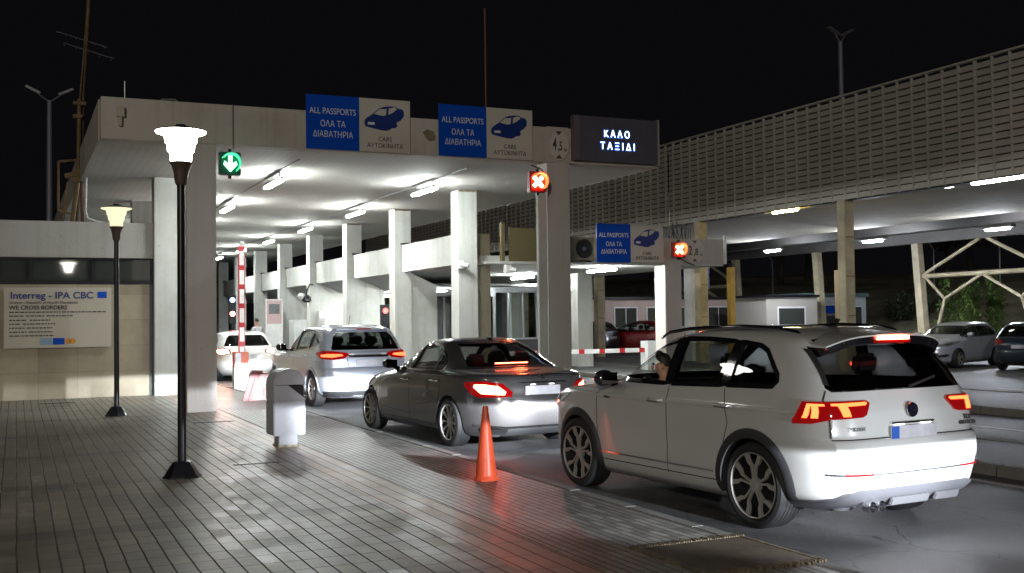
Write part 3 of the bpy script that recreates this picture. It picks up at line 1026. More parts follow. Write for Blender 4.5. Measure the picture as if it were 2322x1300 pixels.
cctv('white box camera on the nearest right hand pillar', 10.05, 25.02, 2.95)
cctv('small white camera under the low canopy edge', 11.35, 25.0, 2.85)
t = thing('wall_lamp', 'grey hooded wall lamp bracketed on a far pillar', 'lamp', (9.9, 40.0, 2.55))
MB().tube([(0.25, 0, 0.4), (0.12, 0, 0.42), (0.02, 0, 0.2), (0, 0, 0.0)], 0.03, 6).build('bracket', m_dark, t)
MB().lathe([(0.02, 0.05), (0.16, -0.05), (0.18, -0.2), (0.10, -0.26)], 12, (0, 0, 0)).build('shade', m_dark, t)
MB().ball((-0.2, 0, -0.02), 0.12).build('dome', m_whitepaint, t)
# white service cabinets along the pillar row
for k, (x, y, w, h, lab) in enumerate(((10.5, 38.6, 0.9, 1.75, 'tall white cabinet beside the third pillar'), (10.5, 43.4, 0.9, 1.70, 'white cabinet beside the fourth pillar'),
                                       (10.6, 39.8, 0.5, 2.0, 'slim white cabinet squeezed behind the third pillar'))):
    t = thing('service_cabinet', lab, 'cabinet', (x, y, ROAD), 0, 'white service cabinets')
    MB().box(-0.28, w, 0, 0.9, 0.02, h).build('case', m_whitepaint, t, bevel=0.015)
    MB().box(-0.285, -0.28, 0.06, 0.84, 0.12, h - 0.1).build('door', mat('cab_door', (0.66, 0.67, 0.64), 0.5), t)
t = thing('notice_cabinet', 'narrow cabinet with a red edged notice in front of the far pillars', 'cabinet', (9.55, 44.0, ROAD))
MB().box(-0.35, 0.35, 0, 0.3, 0, 2.55).build('case', m_whitepaint, t)
MB().box(-0.30, 0.30, -0.006, 0, 1.55, 2.5).build('notice', mat('notice', (0.5, 0.35, 0.34), 0.5), t)
MB().box(-0.22, 0.22, -0.010, -0.006, 1.95, 2.35).build('picture', mat('notice_pic', (0.15, 0.16, 0.17), 0.5, noise=(14, 0.6)), t)

# ================================================================== BIG LOUVRED CANOPY
XL, BZ, TZ = 22.0, 4.93, 7.96
t = thing('louvred_canopy', 'long steel canopy with a pale louvred screen along its edge', 'canopy', (0, 0, 0))
m_louv = mat('louvre_cream', (0.50, 0.475, 0.425), 0.5, 0.05, noise=(0.35, 0.22))
m_louvback = mat('louvre_backing', (0.09, 0.085, 0.08), 0.7)
LY0, LY1 = 7.0, 72.0
lv = MB()
rows = 16
p = (TZ - 0.06 - BZ) / rows
for r in range(rows):
    z = BZ + 0.01 + r * p
    a = [(XL - 0.060, z + 0.012), (XL - 0.050, z), (XL + 0.012, z + p * 0.86), (XL, z + p * 0.88)]
    vs = [(x, y, zz) for y in (LY0, LY1) for x, zz in a]
    lv.add(vs, [(0, 1, 2, 3), (4, 5, 6, 7), (0, 1, 5, 4), (1, 2, 6, 5), (2, 3, 7, 6), (3, 0, 4, 7)])
lv.build('louvre_screen', m_louv, t)
y = LY0
k = 0
mu = MB()
while y <= LY1:
    th = 0.03 if k % 8 else 0.06
    mu.box(XL - 0.066, XL + 0.02, y - th / 2, y + th / 2, BZ, TZ)
    y += 0.53
    k += 1
mu.box(XL - 0.10, XL + 0.03, LY0, LY1, TZ, TZ + 0.05)
mu.build('mullions', m_louv, t)
MB().box(XL + 0.12, XL + 0.16, LY0, LY1, BZ, TZ - 0.14).build('backing_sheet', m_louvback, t)
# soffit: gutter strip, cream panels, then the open dark roof structure
m_panel = mat('soffit_panel', (0.60, 0.55, 0.44), 0.9, 0.0, noise=(0.6, 0.15))
MB().box(XL + 0.18, XL + 1.3, LY0, LY1, BZ + 0.12, BZ + 0.16).build('gutter_strip', m_steel, t)
sp = MB()
y = LY0
while y < LY1:
    sp.box(XL + 1.35, XL + 12, y, y + 0.585, BZ + 0.42, BZ + 0.46)
    y += 0.6
sp.build('soffit_panels', m_panel, t)
m_roofdark = mat('roof_deck', (0.07, 0.065, 0.06), 0.6, 0.2, noise=(0.5, 0.3))
MB().box(XL + 12.05, 42, LY0, LY1, 6.1, 6.2).build('roof_deck', m_roofdark, t)
MB().box(36.6, 36.75, LY0, LY1, 5.2, 6.1).build('girder', m_roofdark, t)
MB().box(40.5, 40.9, LY0, LY1, 5.05, 5.75).build('girder', mat('girder_grey', (0.13, 0.12, 0.11), 0.6, 0.2, noise=(1, 0.3)), t)
pr = MB()
y = LY0 + 2
while y < LY1:
    pr.box(XL + 14.8, 40.5, y, y + 0.08, 5.75, 5.95)
    pr.bar((XL + 14.8, y, 5.25), (XL + 18, y, 5.9), 0.06)
    y += 2.48
pr.build('purlins', m_roofdark, t)
ys = [17.4, 24.7, 32.1, 39.5, 46.9, 54.3]
for y in ys:
    MB().box(XL - 0.02, XL + 0.33, y - 0.16, y + 0.18, -0.2, BZ + 0.1).build('column', m_cream, t, bevel=0.015)
    cl = MB()
    for z in (1.55, 2.7, 3.85):
        cl.box(XL + 0.02, XL + 0.29, y - 0.185, y - 0.162, z, z + 0.035)
    cl.build('weld_strap', mat('rust_strap', (0.30, 0.19, 0.08), 0.6), t)
for y in (32.7, 40.0, 47.4, 54.9, 62.3):
    MB().bar((40.7, y - 0.05, -0.2), (40.7, y + 0.35, 5.05), 0.42, 0.34).build('column', m_cream, t)
# tree-like bracing frames between the inner columns
for yb, s in ((40.0, -1), (55.0, 1), (62.3, -1)):
    br = MB()
    P = lambda d, z: (40.7, yb + s * d, z)
    br.tube([P(0.05, 3.42), P(7.1, 3.46)], 0.11, 8)
    br.tube([P(0.05, 3.5), P(3.5, 5.05)], 0.085, 8)
    br.tube([P(7.1, 3.5), P(3.9, 5.05)], 0.085, 8)
    br.tube([P(0.15, 3.38), P(1.35, 2.28)], 0.075, 8)
    br.tube([P(1.35, 2.28), P(3.6, 3.40)], 0.075, 8)
    br.tube([P(5.75, 2.28), P(3.6, 3.40)], 0.075, 8)
    br.tube([P(7.0, 3.38), P(5.75, 2.28)], 0.075, 8)
    br.tube([P(1.35, 2.28), P(0.6, 0.0)], 0.075, 8)
    br.tube([P(5.75, 2.28), P(6.5, 0.0)], 0.075, 8)
    br.build('brace_frame', m_cream, t)
MB().box(34.95, 35.05, LY0, LY1, 5.03, 5.09).build('cable_tray', mat('tray_silver', (0.22, 0.22, 0.23), 0.5, 0.5), t)
# its lamps
for y, lab in ((30.5, 'bright twin tube light under the louvred canopy nearest the white car'), (37.3, 'middle twin tube light on the silver tray under the louvred canopy'),
               (44.4, 'far twin tube light on the silver tray under the louvred canopy')):
    t = thing('tray_light', lab, 'ceiling light', (35.0, y, 4.90), 0, 'twin tube lights on the silver tray')
    MB().box(-0.12, 0.12, -0.75, 0.75, 0.0, 0.12).build('housing', m_steel, t)
    MB().tube([(-0.07, -0.50, -0.04), (-0.07, 0.50, -0.04)], 0.035, 8).build('tube', m_tube2, t)
    MB().tube([(0.07, -0.50, -0.04), (0.07, 0.50, -0.04)], 0.035, 8).build('tube', m_tube2, t)
t = thing('edge_light', 'long bluish white light under the louvred canopy edge', 'ceiling light', (22.75, 19.7, 5.0))
MB().box(-0.1, 0.1, -0.9, 0.9, 0.0, 0.05).build('housing', m_steel, t)
MB().tube([(-0.06, -0.85, -0.03), (-0.06, 0.85, -0.03)], 0.03, 8).build('tube', m_tube3, t)
MB().tube([(0.06, -0.85, -0.03), (0.06, 0.85, -0.03)], 0.03, 8).build('tube', m_tube3, t)
t = thing('round_downlight', 'flat oval white downlight in the cream soffit panels', 'ceiling light', (24.9, 23.6, 5.34))
MB().lathe([(0.002, -0.02), (0.30, -0.02), (0.34, 0.02)], 20).build('diffuser', glow('downlight', (1, 0.97, 0.9), 25), t)
t = thing('yellow_light', 'yellow lit lamp in a gilded reflector under the louvred canopy edge', 'ceiling light', (22.7, 28.2, 5.0))
MB().box(-0.16, 0.16, -1.1, 1.1, 0.02, 0.06).build('reflector', mat('gilded', (0.9, 0.62, 0.10), 0.3, 0.6, emit=((1, 0.65, 0.08), 0.6)), t)  # reflector given its own yellow glow besides the light of its tube
MB().tube([(0, -0.7, -0.02), (0, 0.5, -0.02)], 0.05, 8).build('tube', glow('yellow_tube', (1.0, 0.78, 0.30), 140), t)

# ================================================================== CARS
def catmull(tbl, sub):
    """Densify a table of rows with a monotone-safe Catmull-Rom (tension keeps overshoot small)."""
    out = []
    n = len(tbl)
    for i in range(n - 1):
        p0, p1, p2, p3 = tbl[max(i - 1, 0)], tbl[i], tbl[i + 1], tbl[min(i + 2, n - 1)]
        for k in range(sub):
            u = k / sub
            row = []
            for a, b_, c, d in zip(p0, p1, p2, p3):
                m1, m2 = (c - a) * 0.5, (d - b_) * 0.5
                if (b_ - a) * (c - b_) <= 0:
                    m1 = 0
                if (c - b_) * (d - c) <= 0:
                    m2 = 0
                dl = c - b_
                if dl != 0:
                    m1 = dl * min(m1 / dl, 3)
                    m2 = dl * min(m2 / dl, 3)
                else:
                    m1 = m2 = 0
                h = u
                row.append((2 * h**3 - 3 * h**2 + 1) * b_ + (h**3 - 2 * h**2 + h) * m1 + (-2 * h**3 + 3 * h**2) * c + (h**3 - h**2) * m2)
            out.append(tuple(row))
    out.append(tuple(tbl[-1]))
    return out


class Shape:
    def __init__(self, tbl, sub=5):
        self.L = catmull(tbl, sub)

    def at(self, z):
        L = self.L
        if z <= L[0][0]:
            return L[0]
        for a, c in zip(L, L[1:]):
            if a[0] <= z <= c[0]:
                u = (z - a[0]) / max(c[0] - a[0], 1e-9)
                return tuple(p + (q - p) * u for p, q in zip(a, c))
        return L[-1]

    @staticmethod
    def quad(a, w, n, k):
        """Quarter superellipse from (a,0) to (0,w), k+1 points evenly spaced by length."""
        P = []
        for i in range(161):
            th = pi / 2 * i / 160
            P.append((a * max(cos(th), 0) ** (2 / n), w * max(sin(th), 0) ** (2 / n)))
        s = [0]
        for p, q in zip(P, P[1:]):
            s.append(s[-1] + math.hypot(q[0] - p[0], q[1] - p[1]))
        out, j = [], 0
        for i in range(k + 1):
            t = s[-1] * i / k
            while j < 159 and s[j + 1] < t:
                j += 1
            u = (t - s[j]) / max(s[j + 1] - s[j], 1e-9)
            out.append((P[j][0] + (P[j + 1][0] - P[j][0]) * u, P[j][1] + (P[j + 1][1] - P[j][1]) * u))
        return out

    def loop(self, row, k=22):
        z, xf, xr, w, nf, nr = row
        xc = (xf + xr) / 2
        f = self.quad(xf - xc, w, nf, k)
        r = self.quad(xc - xr, w, nr, k)
        half = [(xc - x, y) for x, y in r] + [(xc + x, y) for x, y in f[::-1][1:]]     # rear centre -> left -> front centre
        other = [(x, -y) for x, y in half[::-1][1:-1]]
        return [(x, y, z) for x, y in half + other]

    def side(self, x, z):
        _, xf, xr, w, nf, nr = self.at(z)
        xc = (xf + xr) / 2
        a, n = (xf - xc, nf) if x > xc else (xc - xr, nr)
        u = min(abs(x - xc) / a, 0.9999)
        return w * (1 - u ** n) ** (1 / n)

    def end(self, y, z, front=False):
        _, xf, xr, w, nf, nr = self.at(z)
        xc = (xf + xr) / 2
        u = min(abs(y) / w, 0.9999)
        if front:
            return xc + (xf - xc) * (1 - u ** nf) ** (1 / nf)
        return xc - (xc - xr) * (1 - u ** nr) ** (1 / nr)

    def walk(self, s, z, front=False):
        _, xf, xr, w, nf, nr = self.at(z)
        xc = (xf + xr) / 2
        a, n = (xf - xc, nf) if front else (xc - xr, nr)
        P = self.quad(a, w, n, 200)
        tot = 0
        s = max(s, 0)
        for p, q in zip(P, P[1:]):
            d = math.hypot(q[0] - p[0], q[1] - p[1])
            if tot + d >= s:
                u = (s - tot) / max(d, 1e-9)
                x, y = p[0] + (q[0] - p[0]) * u, p[1] + (q[1] - p[1]) * u
                break
            tot += d
        else:
            x, y = P[-1]
        return (xc + x, y) if front else (xc - x, y)


class Car:
    def __init__(self, name, label, tbl, paint, cat='car', group=None):
        self.sh = Shape(tbl)
        self.root = thing(name, label, cat, group=group)
        self.paint = paint

    # mappers: 2D -> point on the body
    def mS(self, x, z, sgn=1):
        return Vector((x, sgn * self.sh.side(x, z), z))

    def mE(self, y, z, front=False):
        return Vector((self.sh.end(y, z, front), y, z))

    def mW(self, s, z, front=False, sgn=1):
        x, y = self.sh.walk(s, z, front)
        return Vector((x, sgn * y, z))

    def normal(self, fn, u, v, flip):
        e = 0.006
        n = (fn(u + e, v) - fn(u - e, v)).cross(fn(u, v + e) - fn(u, v - e))
        if n.length < 1e-12:
            return Vector((0, 0, 1))
        n.normalize()
        p = fn(u, v)
        if n.dot(Vector((p.x * 0.3, p.y, 0.35))) < 0 and abs(p.y) > 0.5:
            n = -n
        elif abs(p.y) <= 0.5 and n.dot(Vector((p.x, p.y, 0.2))) < 0:
            n = -n
        return n

    def patch(self, name, poly, fn, m, parent=None, off=0.004, thick=0.012, step=0.05, smooth=50):
        """Curved panel: a 2D outline laid on the body surface, standing off by `off`."""
        dense = []
        n = len(poly)
        for i in range(n):
            a, c = Vector(poly[i]), Vector(poly[(i + 1) % n])
            k = max(1, int((c - a).length / step))
            dense += [a + (c - a) * (j / k) for j in range(k)]
        us = [p.x for p in dense]
        vs_ = [p.y for p in dense]
        grid = []
        nb = len(dense)

        def inside(q):
            r = False
            for i in range(nb):
                a, c = dense[i], dense[(i + 1) % nb]
                if (a.y > q.y) != (c.y > q.y) and q.x < (c.x - a.x) * (q.y - a.y) / (c.y - a.y) + a.x:
                    r = not r
            return r
        u = min(us) + step
        while u < max(us):
            v = min(vs_) + step * 0.7
            while v < max(vs_):
                q = Vector((u, v))
                if inside(q) and min((q - d).length for d in dense) > step * 0.45:
                    grid.append(q)
                v += step
            u += step
        res = delaunay_2d_cdt(dense + grid, [], [list(range(nb))], 1, 1e-6)
        V2, F = res[0], res[2]
        top, bot = [], []
        for q in V2:
            p = fn(q.x, q.y)
            nn = self.normal(fn, q.x, q.y, False)
            top.append(p + nn * off)
            bot.append(p + nn * (off - thick))
        k = len(top)
        mb = MB()
        mb.v = [tuple(p) for p in top + bot]
        mb.f = [tuple(f) for f in F] + [tuple(i + k for i in f[::-1]) for f in F]
        # rim walls
        cnt = {}
        for f in F:
            for i in range(len(f)):
                a, c = f[i], f[(i + 1) % len(f)]
                cnt[(a, c)] = 1
        for (a, c) in cnt:
            if (c, a) not in cnt:
                mb.f.append((a, c, c + k, a + k))
        return mb.build(name, m, parent or self.root, smooth=smooth)

    def strip(self, mb, line, fn, width, off=0.003, step=0.04):
        """Thin ribbon following a 2D polyline on the body."""
        pts = []
        for a, c in zip(line, line[1:]):
            a, c = Vector(a), Vector(c)
            k = max(1, int((c - a).length / step))
            pts += [a + (c - a) * (j / k) for j in range(k)]
        pts.append(Vector(line[-1]))
        vs = []
        for i, p in enumerate(pts):
            t = (pts[min(i + 1, len(pts) - 1)] - pts[max(i - 1, 0)])
            t.normalize()
            s = Vector((-t.y, t.x)) * width / 2
            for q in (p - s, p + s):
                P3 = fn(q.x, q.y)
                vs.append(P3 + self.normal(fn, q.x, q.y, False) * off)
        mb.add(vs, [(2 * i, 2 * i + 1, 2 * i + 3, 2 * i + 2) for i in range(len(pts) - 1)])

    def body(self, wheels, rw, rwell, sides, rear, front, belt, cut_front_sides=True):
        """Closed shell from horizontal slices; cabin, wheel wells and window openings are cut out."""
        def shell(rows, mname, m):
            mb = MB()
            k = None
            for r in rows:
                lp = self.sh.loop(r)
                k = len(lp)
                mb.v += lp
            for i in range(len(rows) - 1):
                for j in range(k):
                    j2 = (j + 1) % k
                    mb.f.append((i * k + j, i * k + j2, (i + 1) * k + j2, (i + 1) * k + j))
            mb.f.append(tuple(range(k))[::-1])
            mb.f.append(tuple((len(rows) - 1) * k + j for j in range(k)))
            return mb.build(mname, m)
        b_ = shell(self.sh.L, 'body', self.paint)
        inner = mat('car_inner', (0.015, 0.015, 0.016), 0.7)
        trim = mat('car_trim_edge', (0.01, 0.01, 0.011), 0.4)
        cutters = []
        rows = []
        ztop = self.sh.L[-1][0]
        for i in range(14):
            z = 0.50 + (ztop - 0.055 - 0.50) * i / 13
            _, xf, xr, w, nf, nr = self.sh.at(z)
            xf2 = min(xf - 0.07, belt[0]) if z < belt[2] else xf - 0.07
            xr2 = max(xr + 0.08, belt[1])
            w2 = w - 0.06
            if xf2 - xr2 < 0.3 or w2 < 0.1:
                break
            rows.append((z, xf2, xr2, w2, min(nf, 6), min(nr, 6)))
        cutters.append(shell(rows, 'cut_cabin', inner))
        wc = MB()
        for x in wheels:
            for s in (-1, 1):
                vs = []
                wc.lathe([(rwell, -0.2), (rwell, 0.2)], 40, (x, s * 0.88, rw), 'Y')
        cutters.append(wc.build('cut_wells', inner))
        sd = MB()
        for poly in sides:
            for s in (-1, 1):
                sd.prism(poly, lambda u, v: (u, s * 0.42, v), (0, s * 0.8, 0))
        cutters.append(sd.build('cut_sides', trim))
        rr = MB()
        rr.prism(rear[0], lambda u, v: (rear[1], u, v), (-3, 0, 0))
        cutters.append(rr.build('cut_rear', trim))
        ff = MB()
        ff.prism(front[0], lambda u, v: (front[1], u, v), (3, 0, 0))
        cutters.append(ff.build('cut_front', trim))
        for c in cutters:
            md = b_.modifiers.new('b', 'BOOLEAN')
            md.object = c
            md.operation = 'DIFFERENCE'
            md.solver = 'EXACT'
            md.material_mode = 'TRANSFER'
        dg = bpy.context.evaluated_depsgraph_get()
        me = bpy.data.meshes.new_from_object(b_.evaluated_get(dg))
        b_.modifiers.clear()
        b_.data = me
        me.polygons.foreach_set('use_smooth', [True] * len(me.polygons))
        me.set_sharp_from_angle(angle=radians(32))
        for c in cutters:
            d_ = c.data
            bpy.data.objects.remove(c)
            bpy.data.meshes.remove(d_)
        b_.parent = self.root
        self.b = b_
        return b_

    def glasses(self, sides, rear, front, m_side, m_rear, m_front, skip=()):
        for i, poly in enumerate(sides):
            for s in (1, -1):
                if (i, s) in skip:
                    continue
                self.patch('side_window', poly, lambda x, z: self.mS(x, z, s), m_side[i], off=-0.012, thick=0.004, step=0.08)
        self.patch('rear_window', rear[0], lambda y, z: self.mE(y, z), m_rear, off=-0.012, thick=0.004, step=0.08)
        self.patch('windshield', front[0], lambda y, z: self.mE(y, z, True), m_front, off=-0.012, thick=0.004, step=0.08)

    def seams(self, lines, width=0.007):
        mb = MB()
        for ln in lines:
            for s in (1, -1):
                self.strip(mb, ln, lambda x, z: self.mS(x, z, s), width, 0.0015)
        return mb.build('door_gap', m_black, self.root)

    def wheel(self, x, side, r, rim_r, style, tw=0.23, track=None, z=None):
        yc = (track or 0.9) * side
        w = bpy.data.objects.new('wheel', None)
        w.empty_display_size = 0.1
        link(w, self.root)
        w.location = (x, yc, r if z is None else z)
        w.rotation_euler = (0, 0, 0 if side > 0 else pi)
        sp = STYLE_WHEEL.get((r, rim_r, style, tw))
        if sp is None:
            t = MB()
            prof = [(rim_r - 0.004, -0.010), (rim_r + 0.012, 0.0), (r - 0.05, 0.004), (r - 0.018, -0.006), (r - 0.004, -0.028)]
            yy = -0.028
            for g_ in range(5):   # tread grooves
                w_ = (tw - 0.056) / 5
                prof += [(r, yy - 0.006), (r, yy - w_ + 0.012), (r - 0.008, yy - w_ + 0.010), (r - 0.008, yy - w_)]
                yy -= w_
            prof += [(r - 0.004, -tw + 0.028), (r - 0.05, -tw), (rim_r, -tw + 0.01)]
            tyre = t.lathe(prof, 56, (0, 0, 0), 'Y', caps=False).build('tyre', m_black if style != 'x' else m_black, None, smooth=28)
            rim = MB()
            rim.lathe([(rim_r, -0.012), (rim_r - 0.004, 0.000), (rim_r - 0.011, -0.004), (rim_r - 0.013, -0.020)], 48, (0, 0, 0), 'Y', caps=False)
            if style == 'twin5':
                for q in range(5):
                    a0 = q * 2 * pi / 5 + 0.31
                    for sg in (-1, 1):
                        pts = [(0.045, 0.50 * sg), (0.10, 0.24 * sg), (0.155, 0.22 * sg), (0.19, 0.37 * sg), (rim_r - 0.010, 0.40 * sg), (rim_r - 0.010, 0.23 * sg), (0.205, 0.20 * sg), (0.165, 0.085 * sg), (0.10, 0.08 * sg), (0.045, 0.10 * sg)]
                        rim.prism(pts, lambda R, A: (R * cos(a0 + A), -0.022 + 0.012 * (R / rim_r), R * sin(a0 + A)), (0, -0.022, 0))
            elif style == 'multi10':
                for q in range(10):
                    a0 = q * 2 * pi / 10
                    pts = [(0.05, 0.10), (rim_r - 0.012, 0.105), (rim_r - 0.012, -0.03), (0.05, -0.10)]
                    rim.prism(pts, lambda R, A: (R * cos(a0 + A), -0.026 + 0.014 * (R / rim_r), R * sin(a0 + A)), (0, -0.02, 0))
            else:
                for q in range(5):
                    a0 = q * 2 * pi / 5 + 0.2
                    pts = [(0.05, 0.35), (0.12, 0.26), (rim_r - 0.012, 0.24), (rim_r - 0.012, -0.24), (0.12, -0.26), (0.05, -0.35)]
                    rim.prism(pts, lambda R, A: (R * cos(a0 + A), -0.024 + 0.012 * (R / rim_r), R * sin(a0 + A)), (0, -0.022, 0))
            rim.lathe([(0.002, -0.012), (0.032, -0.012), (0.055, -0.022), (0.06, -0.06)], 24, (0, 0, 0), 'Y')
            rim_o = rim.build('rim', mat('alloy_' + style, (0.46, 0.44, 0.41) if style == 'twin5' else (0.40, 0.38, 0.36), 0.35, 0.45), None, smooth=35)
            ds = MB()
            ds.lathe([(rim_r - 0.013, -0.021), (rim_r - 0.02, -0.05), (rim_r - 0.045, -0.16)], 48, (0, 0, 0), 'Y', caps=False)
            ds.lathe([(0.002, -0.10), (rim_r - 0.055, -0.10), (rim_r - 0.055, -0.115)], 32, (0, 0, 0), 'Y')
            ds.lathe([(rim_r - 0.03, -0.13), (0.002, -0.13)], 32, (0, 0, 0), 'Y')
            dsc = ds.build('brake_disc', mat('brake_dark', (0.02, 0.02, 0.022), 0.5, 0.5), None, smooth=35)
            STYLE_WHEEL[(r, rim_r, style, tw)] = (tyre, rim_o, dsc)
            for o in (tyre, rim_o, dsc):
                o.parent = w
        else:
            for o in sp:
                c = o.copy()
                COL.objects.link(c)
                c.parent = w
        return w

    def arches(self, wheels, zc, r0, r1, m, zmin, off=0.014):
        for x in wheels:
            for s in (1, -1):
                vs, fs = [], []
                a0 = -math.asin(min(0.99, (zc - zmin) / r1))
                n = 28
                for i in range(n + 1):
                    a = a0 + (pi - 2 * a0) * i / n
                    for j, (r, o) in enumerate(((r0, -0.05), (r0, off), (r0 * 0.4 + r1 * 0.6, off + 0.003), (r1, 0.001))):
                        X, Z = x + r * cos(a), zc + r * sin(a)
                        vs.append((X, s * (self.sh.side(X, max(Z, zmin)) + o), Z))
                for i in range(n):
                    for j in range(3):
                        fs.append((i * 4 + j, i * 4 + j + 1, (i + 1) * 4 + j + 1, (i + 1) * 4 + j))
                mb = MB()
                mb.add(vs, fs)
                o = mb.build('wheel_arch', m, self.root, smooth=40)

    def mirror(self, x, z, m, shell=(0.10, 0.12, 0.085)):
        for s in (1, -1):
            y = self.sh.side(x, z)
            mb = MB()
            mb.ball((x + 0.03, s * (y + 0.17), z + 0.05), shell, 16, 10)
            o = mb.build('mirror', m, self.root, smooth=60)
            MB().bar((x + 0.05, s * (y - 0.02), z - 0.03), (x + 0.04, s * (y + 0.10), z + 0.0), 0.05, 0.035).build('mirror_arm', m_blackgloss, o)
            MB().box(x - 0.072, x - 0.066, s * (y + 0.17) - 0.09, s * (y + 0.17) + 0.09, z, z + 0.11).build('mirror_glass', mat('mirror_glass', (0.4, 0.4, 0.42), 0.03, 1.0), o)

    def handles(self, spots, m):
        for x, z in spots:
            for s in (1, -1):
                y = self.sh.side(x, z)
                mb = MB()
                mb.tube([(x - 0.10, s * (y + 0.002), z), (x - 0.085, s * (y + 0.035), z), (x + 0.085, s * (y + 0.035), z), (x + 0.10, s * (y + 0.002), z)], 0.014, 8)
                mb.build('door_handle', m, self.root, smooth=50)

    def seats(self, xs, zb, h, head=True):
        m = mat('seat_fabric', (0.022, 0.020, 0.020), 0.8)
        for x in xs:
            for y in (-0.37, 0.37):
                st = MB()
                st.boxm(Matrix.Translation((x + 0.16, y, zb - 0.03)), 0.5, 0.46, 0.16)
                bk = Matrix.Translation((x - 0.15, y, zb + h * 0.45)) @ Matrix.Rotation(-0.30, 4, 'Y')
                st.boxm(bk, 0.14, 0.46, h)
                o = st.build('seat', m, self.root, smooth=40, bevel=0.05)
                MB().boxm(Matrix.Translation((x - 0.15 - (h * 0.5 + 0.12) * 0.30, y, zb + h * 0.45 + h * 0.5 + 0.11)) @ Matrix.Rotation(-0.2, 4, 'Y'), 0.10, 0.27, 0.19).build('headrest', m, o, smooth=40, bevel=0.04)

    def beams(self, x, y, z, power, drop=0.012, part=True):
        for s in (1, -1):
            l = bpy.data.lights.new('headlight_bulb', 'SPOT')
            l.energy = power
            l.color = (0.86, 0.92, 1.0)
            l.spot_size = radians(56)
            l.spot_blend = 0.5
            l.shadow_soft_size = 0.03
            l.use_nodes = True
            nt = l.node_tree
            N, L = nt.nodes, nt.links
            g_ = N.new('ShaderNodeNewGeometry')
            sx = N.new('ShaderNodeSeparateXYZ')
            L.new(g_.outputs['Incoming'], sx.inputs[0])
            mr = N.new('ShaderNodeMapRange')       # low beam: nothing above the cut-off line
            mr.inputs[1].default_value = -drop - 0.012
            mr.inputs[2].default_value = -drop
            mr.inputs[3].default_value = 1
            mr.inputs[4].default_value = 0.06
            L.new(sx.outputs[2], mr.inputs[0])
            m2 = N.new('ShaderNodeMapRange')       # and less towards the ground in front
            m2.inputs[1].default_value = -0.30
            m2.inputs[2].default_value = -0.02
            m2.inputs[3].default_value = 0.14
            m2.inputs[4].default_value = 1.0
            L.new(sx.outputs[2], m2.inputs[0])
            mu_ = M2(N, L, 'MULTIPLY', mr.outputs[0], m2.outputs[0])
            L.new(mu_, N['Emission'].inputs[1])
            o = bpy.data.objects.new('headlight_bulb', l)
            link(o, self.root)
            o.location = (x, s * y, z)
            o.rotation_euler = (pi / 2, 0, -pi / 2)
            o.rotation_euler = Vector((1, 0, -0.03)).to_track_quat('-Z', 'Y').to_euler()

    def place(self, X, Y, a, sc=1.0, z=ROAD):
        self.root.location = (X, Y, z)
        self.root.rotation_euler = (0, 0, pi / 2 + a)
        self.root.scale = (sc,) * 3

    def plate(self, x, y0, z, w=0.52, h=0.115, tilt=0.0, band=True):
        M = Matrix.Translation((x, y0, z)) @ Matrix.Rotation(tilt, 4, 'Y')
        p_ = MB().boxm(M, 0.010, w, h).build('number_plate', mat('plate_white', (0.50, 0.49, 0.53), 0.35, noise=(7, 0.22)), self.root)
        if band:
            MB().boxm(M @ Matrix.Translation((-0.006, w / 2 - 0.045, 0)), 0.004, 0.085, h - 0.004).build('blue_band', mat('plate_blue', (0.03, 0.10, 0.42), 0.35), p_)
        return p_


STYLE_WHEEL = {}


def carpaint(name, col, metal=0.0, rough=0.35, flake=0.0):
    m = mat(name, col, rough, metal, coat=1.0, spec=0.5, noise=(0.9, 0.03))
    return m


g_clear = glass('clear_glass', (0.80, 0.84, 0.82))
g_tint = glass('privacy_glass', (0.16, 0.17, 0.17))
g_mid = glass('tinted_glass', (0.66, 0.70, 0.68))
g_rear = glass('rear_door_glass', (0.50, 0.53, 0.52))
g_tail = glass('rear_glass', (0.42, 0.40, 0.40))
m_lensred = mat('red_lens', (0.16, 0.002, 0.004), 0.08, coat=1.0, emit=((1, 0.01, 0.008), 0.16))
m_brake = glow('brake_glow', (1.0, 0.135, 0.035), 4.2)
m_brakehot = glow('brake_hot', (1.0, 0.10, 0.05), 38)
m_tailglow = glow('tail_glow', (1.0, 0.09, 0.03), 5)
m_chrome = mat('chrome', (0.75, 0.75, 0.76), 0.08, 1.0)
m_darkplastic = mat('dark_plastic', (0.03, 0.03, 0.032), 0.55, noise=(30, 0.2))
m_interior = mat('dashboard', (0.012, 0.012, 0.014), 0.6)
m_lampglass = mat('lamp_glass', (0.35, 0.36, 0.38), 0.05, 0.5, coat=1.0)


def sym(poly):
    """Mirror a half outline (y >= 0, bottom to top) across y = 0."""
    return poly + [(-y, z) for y, z in poly[::-1]]


